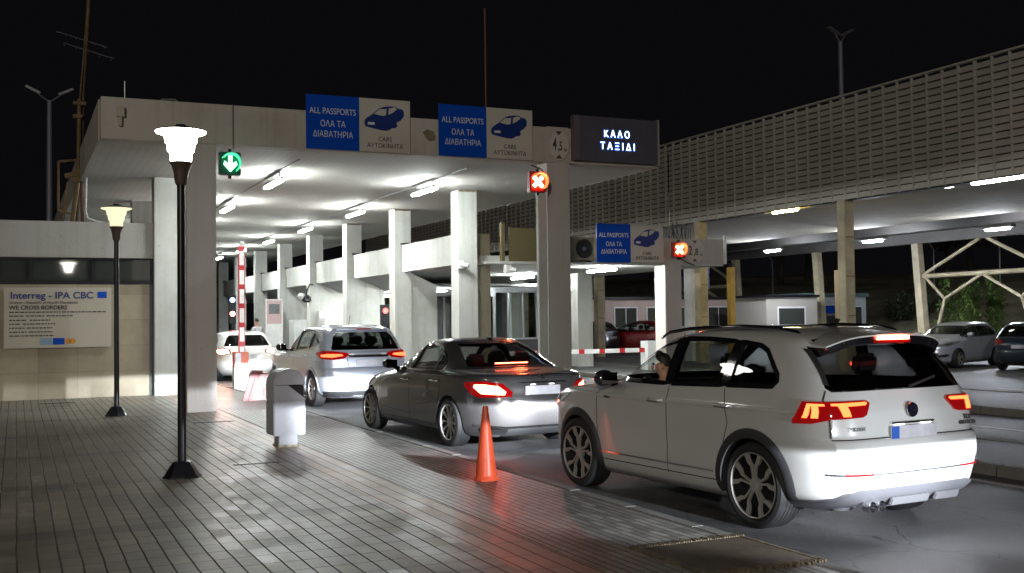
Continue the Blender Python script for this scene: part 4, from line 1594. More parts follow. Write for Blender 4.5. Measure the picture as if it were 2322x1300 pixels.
def suv_table(k=1.0):
    return [(.19, 1.98, -1.95, .77, 4, 5), (.25, 2.10, -2.10, .855, 4, 5), (.34, 2.17, -2.20, .893, 4.4, 8), (.45, 2.205, -2.245, .908, 4.6, 8), (.60, 2.215, -2.262, .914, 4.6, 9),
            (.70, 2.205, -2.258, .918, 4.6, 9), (.765, 2.20, -2.240, .919, 4.6, 9), (.80, 2.195, -2.205, .919, 4.6, 9), (.88, 2.175, -2.20, .918, 4.6, 9), (.945, 2.14, -2.195, .917, 4.2, 9),
            (.985, 2.07, -2.19, .920, 4, 9), (1.01, 1.95, -2.182, .908, 3.6, 9), (1.05, 1.62, -2.165, .895, 3.6, 9), (1.09, 1.22, -2.145, .883, 3.6, 9), (1.13, 1.02, -2.125, .872, 3.6, 9),
            (1.20, .88, -2.085, .852, 3.6, 9), (1.30, .69, -2.02, .818, 4, 9), (1.40, .49, -1.945, .78, 4, 8.5), (1.49, .29, -1.87, .742, 4.4, 8), (1.555, .11, -1.80, .705, 4.4, 7),
            (1.60, -.06, -1.72, .655, 4, 5), (1.63, -.28, -1.60, .57, 4, 4.5), (1.648, -.55, -1.42, .42, 3.5, 4), (1.655, -.75, -1.2, .22, 3, 3)]


def add_suv():
    c = Car('suv_car', 'white sport utility car with black arches braking nearest the camera', suv_table(), carpaint('white_car_paint', (0.54, 0.54, 0.525), rough=0.28))
    sides = [[(.78, 1.135), (.80, 1.15), (.30, 1.43), (.10, 1.505), (-.10, 1.54), (-.17, 1.545), (-.155, 1.14)],
             [(-.235, 1.14), (-.25, 1.547), (-.60, 1.547), (-.98, 1.53), (-.94, 1.16)],
             [(-1.0, 1.162), (-1.045, 1.527), (-1.30, 1.50), (-1.40, 1.46), (-1.585, 1.27), (-1.60, 1.22), (-1.55, 1.175)]]
    rear = (sym([(.73, 1.15), (.755, 1.18), (.715, 1.40), (.68, 1.50)]), -1.2)
    front = (sym([(.70, 1.17), (.66, 1.28), (.58, 1.46), (.50, 1.505)]), 0.15)
    c.body((1.34, -1.34), .355, .405, sides, rear, front, (0.95, -2.0, 1.05))
    c.glasses(sides, rear, front, [g_clear, g_rear, g_rear], g_tail, g_clear, skip={(0, 1)})
    # black window surround and pillar covers
    for s in (1, -1):
        tr = MB()
        f = lambda x, z: c.mS(x, z, s)
        for po in sides:
            c.strip(tr, po + po[:1], f, .042, .004)
        c.strip(tr, [(-.195, 1.13), (-.21, 1.555)], f, .075, .005)
        c.strip(tr, [(-.97, 1.15), (-1.012, 1.54)], f, .060, .005)
        tr.build('window_trim', m_blackgloss, c.root)
    c.arches((1.34, -1.34), .355, .388, .470, m_darkplastic, .24)
    gap = [[(.93, 1.075), (.95, .90), (.93, .45), (.90, .34)], [(-.21, 1.11), (-.215, .55), (-.20, .33)], [(-.98, 1.13), (-1.06, .85), (-.98, .62), (-.93, .52)],
           [(.93, .345), (-.90, .345)]]
    c.seams(gap, .009)
    rg = MB()
    for s in (1, -1):
        c.strip(rg, [(s * .765, 1.16), (s * .80, 1.09), (s * .80, .80)], lambda y, z: c.mE(y, z), .007, .002)
        c.strip(rg, [(s * .690, 1.48), (s * .742, 1.20)], lambda y, z: c.mE(y, z), .03, .003)
    c.strip(rg, [(.80, .787), (-.80, .787)], lambda y, z: c.mE(y, z), .008, .002)
    rg.build('tailgate_gap', m_black, c.root)
    for s in (1, -1):
        sill = MB()
        c.strip(sill, [(.87, .42), (-.86, .42)], lambda x, z: c.mS(x, z, s), .014, .012)
        sill.build('sill_trim', m_chrome, c.root)
    for s in (1, -1):
        cr = MB()
        c.strip(cr, [(1.0, .968), (-1.9, .985)], lambda x, z: c.mS(x, z, s), .016, .006)
        cr.build('shoulder_crease', c.paint, c.root)
    # lower bumper
    c.patch('bumper_skirt', sym([(.30, .30), (.80, .285), (.845, .33), (.72, .395), (.50, .42)])[0:0] + [(-.80, .225), (.80, .225), (.84, .30), (.72, .375), (.60, .405), (-.60, .405), (-.72, .375), (-.84, .30)],
            lambda y, z: c.mE(y, z), mat('grey_skirt', (0.10, 0.10, 0.11), 0.45, 0.3), off=.012, thick=.03)
    sk = MB()
    for y0, y1 in ((-.52, -.24), (-.17, .26)):
        sk.boxm(Matrix.Translation((-2.20, (y0 + y1) / 2, .285)) @ Matrix.Rotation(-.45, 4, 'Y'), .03, y1 - y0, .065)
    sk.build('skid_plate', mat('satin_silver', (0.16, 0.16, 0.17), 0.45, 0.5), c.root, bevel=.008)
    for y in (.40, .50):
        e = MB()
        e.lathe([(.044, .05), (.044, -.02), (.036, -.022), (.034, .05)], 20, (-2.225, y, .265), 'X', caps=False)
        e.build('exhaust_tip', m_chrome, c.root, smooth=50)
    rf = MB()
    c.strip(rf, [(.83, .525), (.3, .515), (-.3, .515), (-.83, .525)], lambda y, z: c.mE(y, z), .018, .006)
    rf.build('bumper_line', m_darkplastic, c.root)
    for s in (1, -1):
        c.patch('reflector', [(s * .50, .513), (s * .74, .52), (s * .74, .534), (s * .50, .527)], lambda y, z: c.mE(y, z), m_lensred, off=.010, thick=.012)
    # tail lamps wrapping round the corner, light strips inside
    for s in (1, -1):
        f = lambda u, z: c.mW(u, z, sgn=s)
        lamp = c.patch('tail_light', [(.435, 1.055), (.46, 1.075), (1.00, 1.075), (1.13, .935), (1.13, .905), (.96, .910), (.80, .945), (.54, .955), (.50, .97)], f, m_lensred, off=.018, thick=.04, step=.04)
        g1 = [(.47, 1.055), (.485, 1.062), (.785, 1.058), (.785, 1.044), (.74, 1.042), (.72, .965), (.655, .965), (.67, 1.036), (.49, 1.040)]
        g2 = [(.83, 1.056), (.96, 1.058), (1.035, .955), (.99, .955), (.94, 1.04), (.93, 1.04), (.955, .955), (.90, .955), (.88, 1.04), (.83, 1.042)]
        for gp in (g1, g2):
            c.patch('light_strip', gp, f, m_brake, lamp, off=.024, thick=.008, step=.03)
    # high brake light under the spoiler, spoiler lip
    rg2 = MB()
    spo = MB()
    n = 24
    vs, v2 = [], []
    for i in range(n + 1):
        y = -.655 + 1.31 * i / n
        e_ = max(0, 1 - (abs(y) / .675) ** 4)
        xb = -1.90 - .14 * e_ ** .5
        zt = 1.585 + .03 * (1 - (y / .655) ** 2) - .06 * (abs(y) / .655) ** 5
        vs += [(-1.62, y, zt + .012), (xb, y, zt - .026), (xb + .003, y, zt - .038), (-1.70, y, zt - .030)]
        v2 += [(-1.70, y, zt - .031), (xb + .006, y, zt - .039), (xb + .05, y, zt - .105), (-1.80, y, zt - .115)]
    fs = []
    for i in range(n):
        for j in range(4):
            j2 = (j + 1) % 4
            fs.append((i * 4 + j, i * 4 + j2, (i + 1) * 4 + j2, (i + 1) * 4 + j))
    fs += [(0, 1, 2, 3), tuple(n * 4 + j for j in (3, 2, 1, 0))]
    so = spo.add(vs, fs).build('roof_spoiler', c.paint, c.root, smooth=40)
    MB().add(v2, fs).build('spoiler_underside', m_blackgloss, so, smooth=40)
    for s in (1, -1):
        c.strip(rg2, [(s * .62, 1.515), (s * .50, 1.53), (s * .25, 1.54), (0, 1.545)], lambda y, z: c.mE(y, z), .06, .010)
    rg2.build('spoiler_shade', m_blackgloss, c.root)
    br = MB()
    br.box(-2.052, -2.00, -.17, .17, 1.545, 1.575)
    br.build('brake_light', m_brakehot, c.root)
    MB().box(-2.046, -2.00, -.19, .19, 1.520, 1.543).build('brake_light_lens', m_lensred, c.root)
    # roof rails, fin, sunroof
    for s in (1, -1):
        rr_ = MB()
        pts = [(.25, s * .60, 1.545), (.12, s * .615, 1.60), (-.2, s * .615, 1.635), (-.9, s * .60, 1.658), (-1.35, s * .585, 1.645), (-1.55, s * .575, 1.61), (-1.62, s * .57, 1.575)]
        rr_.tube(pts, [.012, .017, .018, .018, .018, .017, .012], 8)
        rr_.build('roof_rail', m_blackgloss, c.root, smooth=60)
    MB().prism([(-1.30, 1.64), (-1.42, 1.64), (-1.46, 1.715), (-1.43, 1.72)], lambda u, v: (u, -.012, v), (0, .024, 0)).build('roof_fin', m_blackgloss, c.root)
    MB().box(-.95, -.15, -.42, .42, 1.648, 1.662).build('sunroof', m_blackgloss, c.root)
    # badge, plate, handle recess, small lettering
    bd = MB()
    xb = -2.213
    bd.lathe([(.048, 0), (.048, -.012), (.056, -.014), (.060, -.008), (.060, 0)], 28, (xb + .004, 0, .99), 'X', caps=False)
    for s in (1, -1):
        bd.bar((xb - .006, s * .028, 1.032), (xb - .006, s * .006, .994), .008)
        bd.bar((xb - .006, s * .044, 1.010), (xb - .006, s * .024, .948), .008)
        bd.bar((xb - .006, s * .024, .948), (xb - .006, s * .004, .984), .008)
    bobj = bd.build('badge', m_chrome, c.root, smooth=40)
    MB().lathe([(.002, -.004), (.05, -.004)], 28, (xb + .004, 0, .99), 'X').build('badge_ground', mat('badge_navy', (0.03, 0.03, 0.07), 0.15, 0.3), bobj)
    c.plate(-2.225, 0.0, .815)
    MB().box(-2.222, -2.195, -.24, .24, .888, .903).build('plate_light_bar', m_chrome, c.root)
    for y in (.15, -.15):
        MB().box(-2.225, -2.2, y - .05, y + .05, .880, .888).build('plate_light', glow('plate_lamp', (1, 1, 1), 3), c.root)
    text_obj('lettering', 'TIGUAN', .042, m_steel, c.root, Matrix(((0, 0, -1, -2.21), (-1, 0, 0, .60), (0, 1, 0, .865), (0, 0, 0, 1))), .0, 1.0)
    text_obj('lettering', 'TDI', .05, m_darkletter, c.root, Matrix(((0, 0, -1, -2.20), (-1, 0, 0, -.66), (0, 1, 0, .90), (0, 0, 0, 1))), .002, 1.0)
    text_obj('lettering', '4MOTION', .045, m_darkletter, c.root, Matrix(((0, 0, -1, -2.20), (-1, 0, 0, -.66), (0, 1, 0, .855), (0, 0, 0, 1))), .001, 1.0)
    wp = MB()
    wp.bar((-2.145, -.05, 1.17), (-2.10, -.40, 1.24), .02, .014)
    wp.build('rear_wiper', m_black, c.root)
    for x in (1.34, -1.34):
        for s in (1, -1):
            c.wheel(x, s, .355, .272, 'twin5', .25, .905)
    c.mirror(.70, 1.10, mat('mirror_dark', (0.02, 0.02, 0.03), 0.2, coat=1.0), (.085, .115, .085))
    c.handles([(-.06, .985), (-1.02, .995)], c.paint)
    MB().box(.52, .80, .905, .922, .968, .976).box(.70, .80, .905, .921, .955, .968).build('fender_badge', m_darkletter, c.root)
    # front lamps (seen edge on) and bumper reflectors
    for s in (1, -1):
        f = lambda u, z: c.mW(u, z, True, s)
        c.patch('headlight', [(.45, .80), (.5, .90), (1.20, .96), (1.12, .86), (.75, .79)], f, m_lampglass, off=.006, thick=.02)
    # cabin
    MB().boxm(Matrix.Translation((.72, 0, .98)), .5, 1.45, .28).build('dashboard', m_interior, c.root, bevel=.05)
    c.seats((-.22, -1.10), .62, .62)
    sw = MB()
    ring = [(0.86 + .07 * sin(a) * .9, .37 + .18 * cos(a), .985 + .17 * sin(a)) for a in [2 * pi * i / 24 for i in range(25)]]
    sw.tube(ring, .016, 8)
    sw.bar((.86, .22, .985), (.86, .52, .985), .03)
    sw.build('steering_wheel', m_black, c.root, smooth=60)
    c.beams(2.25, .66, .66, 3000)
    return c


SUV_POS = (5.994, 8.281, 0.077, 0.95)
suv = add_suv()
suv.place(*SUV_POS)


# ------------------------------------------------------------------ grey saloon
def add_sedan():
    T = [(.15, 1.93, -2.00, .74, 4, 5), (.20, 2.06, -2.22, .84, 4, 5), (.30, 2.15, -2.37, .883, 4, 5), (.43, 2.20, -2.43, .898, 4, 5), (.56, 2.20, -2.452, .904, 4, 5), (.66, 2.18, -2.445, .906, 4, 5),
         (.74, 2.12, -2.428, .906, 3.8, 5), (.82, 1.98, -2.415, .902, 3.6, 5), (.88, 1.70, -2.40, .898, 3.4, 5), (.93, 1.32, -2.385, .890, 3.2, 4.8), (.965, 1.06, -2.35, .878, 3.2, 4.5), (.99, .96, -2.25, .866, 3.2, 4.2),
         (1.01, .90, -2.05, .855, 3.2, 4), (1.035, .83, -1.83, .838, 3.2, 4), (1.10, .66, -1.64, .795, 3.3, 4), (1.18, .46, -1.45, .745, 3.5, 4), (1.26, .25, -1.25, .695, 3.6, 4), (1.33, .05, -1.05, .645, 3.6, 4),
         (1.38, -.10, -.90, .59, 3.6, 4), (1.41, -.22, -.80, .51, 3.5, 3.8), (1.43, -.35, -.70, .38, 3.2, 3.5), (1.438, -.45, -.62, .2, 3, 3)]
    c = Car('saloon_car', 'dark grey saloon car with glowing brake lights between the white and silver cars', T, carpaint('grey_car_paint', (0.10, 0.095, 0.095), 0.6, 0.27))
    sides = [[(.66, 1.02), (.68, 1.035), (.28, 1.20), (.05, 1.285), (-.12, 1.325), (-.11, 1.00)],
             [(-.17, 1.0), (-.18, 1.33), (-.45, 1.345), (-.75, 1.30), (-1.0, 1.20), (-1.17, 1.08), (-1.17, 1.02), (-1.10, 1.0)]]
    rear = (sym([(.66, 1.06), (.56, 1.24), (.48, 1.355)]), -.75)
    front = (sym([(.66, 1.06), (.58, 1.22), (.50, 1.345)]), 0.1)
    c.body((1.42, -1.42), .325, .365, sides, rear, front, (.85, -1.5, 1.0))
    c.glasses(sides, rear, front, [g_mid, g_mid], g_tail, g_clear)
    for s in (1, -1):
        tr = MB()
        f = lambda x, z: c.mS(x, z, s)
        c.strip(tr, [(.72, 1.02), (.28, 1.222), (.05, 1.308), (-.14, 1.352), (-.45, 1.366), (-.77, 1.32), (-1.02, 1.215), (-1.195, 1.085), (-1.195, 1.02), (-1.12, .985), (.70, 1.005)], f, .020, .006)
        tr.build('window_trim', m_chrome, c.root)
    for s in (1, -1):
        pl = MB()
        c.strip(pl, [(-.142, 1.0), (-.152, 1.345)], lambda x, z: c.mS(x, z, s), .075, .005)
        c.strip(pl, [(-.93, 1.0), (-.90, 1.22)], lambda x, z: c.mS(x, z, s), .03, .004)
        pl.build('pillar_cover', m_blackgloss, c.root)
    c.seams([[(.98, .97), (1.0, .70), (.97, .38), (.92, .27)], [(-.14, .99), (-.15, .5), (-.14, .27)], [(-1.12, .985), (-1.20, .8), (-1.12, .55), (-1.06, .45)], [(.95, .275), (-1.04, .275)]], .006)
    for s in (1, -1):
        cr = MB()
        c.strip(cr, [(1.5, .80), (.4, .83), (-1.0, .86), (-2.1, .86)], lambda x, z: c.mS(x, z, s), .012, .004)
        c.strip(cr, [(1.0, .40), (-.2, .36), (-1.0, .44)], lambda x, z: c.mS(x, z, s), .012, .004)
        cr.build('body_crease', c.paint, c.root)
    for s in (1, -1):
        f = lambda u, z: c.mW(u, z, sgn=s)
        lamp = c.patch('tail_light', [(.46, .70), (.44, .76), (.56, .87), (.78, .90), (1.14, .885), (1.17, .84), (1.05, .73), (.90, .69)], f, m_lensred, off=.012, thick=.03, step=.04)
        c.patch('light_strip', [(.55, .725), (.53, .765), (.62, .835), (.80, .86), (.96, .855), (.98, .82), (.86, .74)], f, m_brakehot, lamp, off=.018, thick=.008, step=.04)
    rg = MB()
    for s in (1, -1):
        c.strip(rg, [(s * .56, .665), (s * .60, .90), (s * .66, .985)], lambda y, z: c.mE(y, z), .007, .002)
    c.strip(rg, [(.56, .665), (-.56, .665)], lambda y, z: c.mE(y, z), .008, .002)
    rg.build('boot_gap', m_black, c.root)
    bs = MB()
    c.strip(bs, [(.80, .335), (.5, .31), (-.5, .31), (-.80, .335)], lambda y, z: c.mE(y, z), .03, .012)
    bs.build('bumper_chrome', m_chrome, c.root)
    c.patch('diffuser', [(-.66, .19), (.66, .19), (.72, .29), (-.72, .29)], lambda y, z: c.mE(y, z), m_darkplastic, off=.01, thick=.03)
    for s in (1, -1):
        c.patch('exhaust_trim', [(s * .46, .235), (s * .72, .245), (s * .76, .30), (s * .48, .295)], lambda y, z: c.mE(y, z), m_chrome, off=.018, thick=.02)
    # high brake light, boot handle bar, star badge, plate
    MB().box(-1.60, -1.58, -.25, .25, 1.09, 1.104).build('brake_light', m_brakehot, c.root)
    MB().box(-2.425, -2.405, -.36, .36, .868, .882).build('boot_bar', m_chrome, c.root)
    bd = MB()
    bd.lathe([(.034, 0), (.034, -.010), (.040, -.010), (.040, 0)], 24, (-2.398, 0, .945), 'X', caps=False)
    for k in range(3):
        a = pi / 2 + k * 2 * pi / 3
        bd.bar((-2.406, 0, .945), (-2.404, .034 * cos(a), .945 + .034 * sin(a)), .008)
    bd.build('badge', m_chrome, c.root, smooth=40)
    c.plate(-2.43, 0, .775, band=False)
    for y in (.14, -.14):
        MB().box(-2.438, -2.41, y - .03, y + .03, .845, .855).build('plate_light', glow('plate_lamp', (1, 1, 1), 3), c.root)
    for x in (1.42, -1.42):
        for s in (1, -1):
            c.wheel(x, s, .325, .238, 'multi10', .235, .895)
    c.mirror(.56, 1.0, c.paint, (.08, .11, .07))
    c.handles([(-.02, .85), (-1.02, .87)], m_chrome)
    MB().boxm(Matrix.Translation((.62, 0, .88)), .5, 1.4, .22).build('dashboard', m_interior, c.root, bevel=.05)
    c.seats((-.18, -.95), .45, .60)
    MB().box(-1.95, -1.3, -.66, .66, .90, .98).build('parcel_shelf', m_interior, c.root)
    MB().prism([(-.85, 1.44), (-1.02, 1.405), (-1.03, 1.45)], lambda u, v: (u, -.012, v - .01), (0, .024, 0)).build('roof_fin', m_blackgloss, c.root)
    for s in (1, -1):
        c.patch('headlight', [(.5, .62), (.5, .72), (1.15, .80), (1.1, .70)], lambda u, z: c.mW(u, z, True, s), m_lampglass, off=.006, thick=.02)
    c.beams(2.24, .64, .66, 3500)
    return c


# ------------------------------------------------------------------ silver crossover
def add_crossover():
    T = suv_table()
    T = [(z, xf, xr + (.03 if z > 1.1 else 0.0), w, nf, nr - 0.5 if nr > 5 else nr) for z, xf, xr, w, nf, nr in T]
    c = Car('crossover_car', 'silver crossover car stopped in front of the grey saloon', T, carpaint('silver_car_paint', (0.50, 0.53, 0.60), 0.45, 0.32))
    sides = [[(.80, 1.13), (.83, 1.15), (.30, 1.43), (.10, 1.50), (-.12, 1.53), (-.11, 1.13)], [(-.18, 1.13), (-.19, 1.53), (-.60, 1.525), (-1.02, 1.50), (-.98, 1.16)],
             [(-1.04, 1.165), (-1.08, 1.495), (-1.32, 1.45), (-1.62, 1.30), (-1.60, 1.26)]]
    rear = (sym([(.70, 1.15), (.71, 1.18), (.62, 1.42), (.54, 1.50)]), -1.2)
    front = (sym([(.70, 1.17), (.66, 1.28), (.58, 1.46), (.50, 1.505)]), 0.15)
    c.body((1.33, -1.33), .355, .41, sides, rear, front, (0.95, -2.0, 1.08))
    c.glasses(sides, rear, front, [g_mid, g_rear, g_rear], g_tint, g_clear)
    for s in (1, -1):
        tr = MB()
        f = lambda x, z: c.mS(x, z, s)
        c.strip(tr, [(.86, 1.12), (.30, 1.452), (.08, 1.525), (-.15, 1.55), (-.62, 1.548), (-1.05, 1.525), (-1.34, 1.475), (-1.65, 1.31), (-1.63, 1.25), (-1.0, 1.145), (-.2, 1.115), (.86, 1.115)], f, .03, .004)
        c.strip(tr, [(-.145, 1.12), (-.155, 1.54)], f, .08, .005)
        c.strip(tr, [(-1.01, 1.14), (-1.05, 1.52)], f, .06, .005)
        tr.build('window_trim', m_blackgloss, c.root)
    c.arches((1.33, -1.33), .355, .395, .455, c.paint, .24, off=.018)
    c.seams([[(.93, 1.09), (.95, .90), (.93, .45), (.90, .34)], [(-.16, 1.10), (-.165, .55), (-.15, .33)], [(-.98, 1.12), (-1.06, .85), (-.98, .62), (-.93, .52)]], .006)
    for s in (1, -1):
        f = lambda u, z: c.mW(u, z, sgn=s)
        lamp = c.patch('tail_light', [(.40, 1.04), (.43, 1.08), (.85, 1.125), (1.20, 1.10), (1.24, 1.07), (1.0, .985), (.70, .96), (.50, .985)], f, m_lensred, off=.03, thick=.05, step=.05)
        c.patch('light_strip', [(.52, 1.03), (.55, 1.06), (.82, 1.07), (1.0, 1.05), (.98, 1.01), (.74, .995)], f, m_tailglow, lamp, off=.036, thick=.008, step=.05)
        c.patch('clear_lens', [(.27, 1.045), (.28, 1.075), (.41, 1.07), (.38, 1.03)], f, mat('clear_lens', (0.6, 0.6, 0.62), 0.1, coat=1), off=.02, thick=.03, step=.05)
    MB().box(-2.25, -2.195, -.42, .42, 1.005, 1.045).build('tailgate_bar', m_chrome, c.root, bevel=.008)
    pr_ = MB()
    c.strip(pr_, [(-.44, .99), (-.40, .80), (.40, .80), (.44, .99)], lambda y, z: c.mE(y, z), .012, .003)
    pr_.build('plate_recess', m_black, c.root)
    c.plate(-2.215, 0, .90, .50, .11, band=False)
    c.patch('bumper_skirt', [(-.78, .23), (.78, .23), (.84, .34), (-.84, .34)], lambda y, z: c.mE(y, z), m_darkplastic, off=.012, thick=.03)
    MB().tube([(-1.05, .0, 1.645), (-1.15, .0, 1.84)], .006, 6).build('roof_antenna', m_black, c.root)
    spo = MB()
    spo.box(-1.95, -1.60, -.58, .58, 1.545, 1.575).build('roof_spoiler', c.paint, c.root, bevel=.012)
    MB().box(-1.957, -1.945, -.15, .15, 1.55, 1.57).build('brake_light', m_lensred, c.root)
    for x in (1.33, -1.33):
        for s in (1, -1):
            c.wheel(x, s, .355, .225, 'multi10', .225, .90)
    c.mirror(.70, 1.12, mat('mirror_dark', (0.02, 0.02, 0.03), 0.2, coat=1.0), (.09, .12, .085))
    c.handles([(-.02, 1.0), (-.96, 1.02)], c.paint)
    MB().boxm(Matrix.Translation((.72, 0, .98)), .5, 1.45, .26).build('dashboard', m_interior, c.root, bevel=.05)
    c.seats((-.22, -1.10), .62, .62)
    MB().box(-2.1, -1.3, -.3, .3, .235, .265).build('exhaust', m_steel, c.root)
    for s in (1, -1):
        c.patch('headlight', [(.45, .80), (.5, .90), (1.20, .98), (1.12, .88), (.75, .79)], lambda u, z: c.mW(u, z, True, s), m_lampglass, off=.006, thick=.02)
    c.beams(2.25, .66, .72, 1500)
    return c


# ------------------------------------------------------------------ compact hatchback (several parked ones share the shape)
def add_hatch(name, label, paint, lit=False, group=None):
    T = [(.16, 1.88, -1.75, .72, 4, 5), (.22, 2.02, -1.92, .81, 4, 5), (.32, 2.10, -2.03, .86, 3.6, 5.5), (.45, 2.13, -2.07, .878, 3.4, 6), (.58, 2.13, -2.08, .885, 3.2, 6), (.68, 2.10, -2.06, .888, 3.1, 6),
         (.76, 2.03, -2.035, .888, 3, 6), (.84, 1.88, -2.02, .885, 3, 6), (.90, 1.66, -2.005, .878, 3, 6), (.96, 1.34, -1.985, .868, 3, 6), (1.0, 1.12, -1.965, .855, 3, 6), (1.06, .96, -1.92, .835, 3.1, 5.5),
         (1.14, .74, -1.86, .80, 3.3, 5.5), (1.22, .52, -1.79, .765, 3.5, 5), (1.30, .30, -1.71, .725, 3.6, 5), (1.37, .09, -1.62, .68, 3.8, 5), (1.42, -.08, -1.52, .62, 3.8, 4.5), (1.455, -.26, -1.38, .53, 3.5, 4),
         (1.475, -.45, -1.2, .40, 3.2, 3.5), (1.483, -.6, -1.0, .2, 3, 3)]
    c = Car(name, label, T, paint, group=group)
    sides = [[(.74, 1.03), (.77, 1.05), (.30, 1.245), (.06, 1.325), (-.14, 1.355), (-.13, 1.02)], [(-.20, 1.02), (-.21, 1.36), (-.55, 1.355), (-.95, 1.32), (-1.28, 1.22), (-1.42, 1.10), (-1.36, 1.05)]]
    rear = (sym([(.66, 1.04), (.66, 1.08), (.56, 1.28), (.48, 1.36)]), -1.2)
    front = (sym([(.68, 1.08), (.60, 1.22), (.52, 1.355)]), 0.12)
    c.body((1.30, -1.30), .31, .35, sides, rear, front, (.90, -1.8, 1.0))
    c.glasses(sides, rear, front, [g_mid, g_mid], g_tint, g_mid)
    for s in (1, -1):
        tr = MB()
        f = lambda x, z: c.mS(x, z, s)
        c.strip(tr, [(.80, 1.02), (.30, 1.265), (.05, 1.345), (-.16, 1.375), (-.56, 1.375), (-.97, 1.34), (-1.30, 1.238), (-1.45, 1.10), (-1.38, 1.035), (-.2, 1.003), (.80, 1.008)], f, .022, .004)
        c.strip(tr, [(-.165, 1.01), (-.175, 1.37)], f, .07, .005)
        tr.build('window_trim', m_blackgloss, c.root)
    c.seams([[(.92, .98), (.95, .7), (.90, .3)], [(-.17, .99), (-.18, .5), (-.16, .28)], [(-1.02, 1.0), (-1.1, .78), (-1.0, .5)]], .007)
    for s in (1, -1):
        f = lambda u, z: c.mW(u, z, sgn=s)
        lamp = c.patch('tail_light', [(.50, .84), (.52, .93), (.72, .98), (1.10, .96), (1.06, .82), (.80, .78)], f, m_lensred if lit else mat('red_lens_off', (0.22, 0.02, 0.02), 0.1, coat=1), off=.012, thick=.03, step=.06)
        if lit:
            c.patch('light_strip', [(.56, .85), (.58, .92), (.75, .95), (.98, .93), (.96, .84), (.80, .81)], f, glow('far_tail', (1, .30, .18), 110), lamp, off=.018, thick=.008, step=.06)
        f2 = lambda u, z: c.mW(u, z, True, s)
        hl = c.patch('headlight', [(.42, .70), (.46, .76), (.80, .85), (1.20, .88), (1.16, .79), (.80, .70)], f2, m_lampglass, off=.008, thick=.02, step=.06)
        c.patch('lamp_bezel', [(.62, .735), (.68, .78), (.95, .82), (.92, .765)], f2, m_black, hl, off=.012, thick=.006, step=.06)
        c.patch('fog_recess', [(.48, .36), (.50, .44), (.80, .47), (.92, .43), (.75, .37)], f2, m_darkplastic, off=.006, thick=.02, step=.06)
    c.patch('grille', [(-.46, .40), (.46, .40), (.52, .50), (-.52, .50)], lambda y, z: c.mE(y, z, True), m_darkplastic, off=.006, thick=.02, step=.06)
    c.patch('upper_grille', [(-.38, .64), (.38, .64), (.42, .70), (-.42, .70)], lambda y, z: c.mE(y, z, True), m_darkplastic, off=.006, thick=.02, step=.06)
    gb = MB()
    c.strip(gb, [(-.40, .672), (.40, .672)], lambda y, z: c.mE(y, z, True), .02, .014)
    gb.lathe([(.002, .02), (.05, .02), (.05, 0)], 20, (c.sh.end(0, .70, True), 0, .70), 'X')
    gb.build('grille_bar', m_chrome, c.root)
    MB().boxm(Matrix.Translation((c.sh.end(0, .55, True) + .01, 0, .55)), .012, .50, .11).build('number_plate', mat('plate_white', (0.5, 0.5, 0.5), 0.3), c.root)
    c.plate(c.sh.end(0, .72) - .012, 0, .74, .5, .11, band=False)
    for x in (1.30, -1.30):
        for s in (1, -1):
            c.wheel(x, s, .31, .205, 'star5', .205, .875)
    c.mirror(.62, 1.02, paint, (.08, .11, .075))
    c.handles([(-.05, .88), (-1.0, .90)], paint)
    MB().boxm(Matrix.Translation((.66, 0, .90)), .5, 1.4, .22).build('dashboard', m_interior, c.root, bevel=.05)
    c.seats((-.22, -1.0), .5, .6)
    return c


sedan = add_sedan()
sedan.place(5.892, 14.68, 0.075, 0.975)
cross = add_crossover()
cross.place(5.98, 22.0, 0.06, 0.955)
white = add_hatch('hatchback_car', 'white hatchback at the front of the queue behind the striped barrier', carpaint('far_white_paint', (0.62, 0.62, 0.60), rough=0.3), True)
white.place(5.85, 32.4, 0.02, 0.94)


def recolour(c, label, paint, X, Y, a, sc=1.0, name='hatchback_car'):
    r = copy_tree(c.root)
    r['label'] = label
    for ch in r.children:
        if ch.type == 'MESH' and c.paint.name in [m.name for m in ch.data.materials if m]:
            ch.data = ch.data.copy()
            for i, m in enumerate(ch.data.materials):
                if m and m.name == c.paint.name:
                    ch.data.materials[i] = paint
    r.location = (X, Y, ROAD)
    r.rotation_euler = (0, 0, pi / 2 + a)
    r.scale = (sc,) * 3
    return r


parked = add_hatch('hatchback_car', 'parked silver hatchback facing left at the right edge', carpaint('parked_silver', (0.52, 0.56, 0.64), 0.4, 0.32))
parked.place(26.5, 24.9, 1.88, 0.93)
recolour(parked, 'parked dark blue grey hatchback seen from behind at the right edge', carpaint('parked_blue', (0.012, 0.02, 0.035), 0.4, 0.3), 27.2, 22.2, -1.2, 0.93)
recolour(parked, 'red hatchback parked beyond the horizontal barrier arm', carpaint('parked_red', (0.35, 0.008, 0.012), 0.2, 0.3), 25.6, 42.4, 0.55)
recolour(parked, 'dark parked hatchback half hidden beside the red one', carpaint('parked_dark', (0.03, 0.03, 0.04), 0.4, 0.3), 23.2, 43.6, 0.45)
# the next car of the queue stands behind the white one, outside the frame; its low beams light the bumpers ahead
follow = recolour(parked, 'silver hatchback waiting next in the queue behind the white car', carpaint('follow_silver', (0.40, 0.41, 0.43), 0.5, 0.3), 6.1, 1.55, 0.03, 1.0)


class _F:
    root = follow


Car.beams(_F, 2.16, .62, .68, 2200, 0.004)

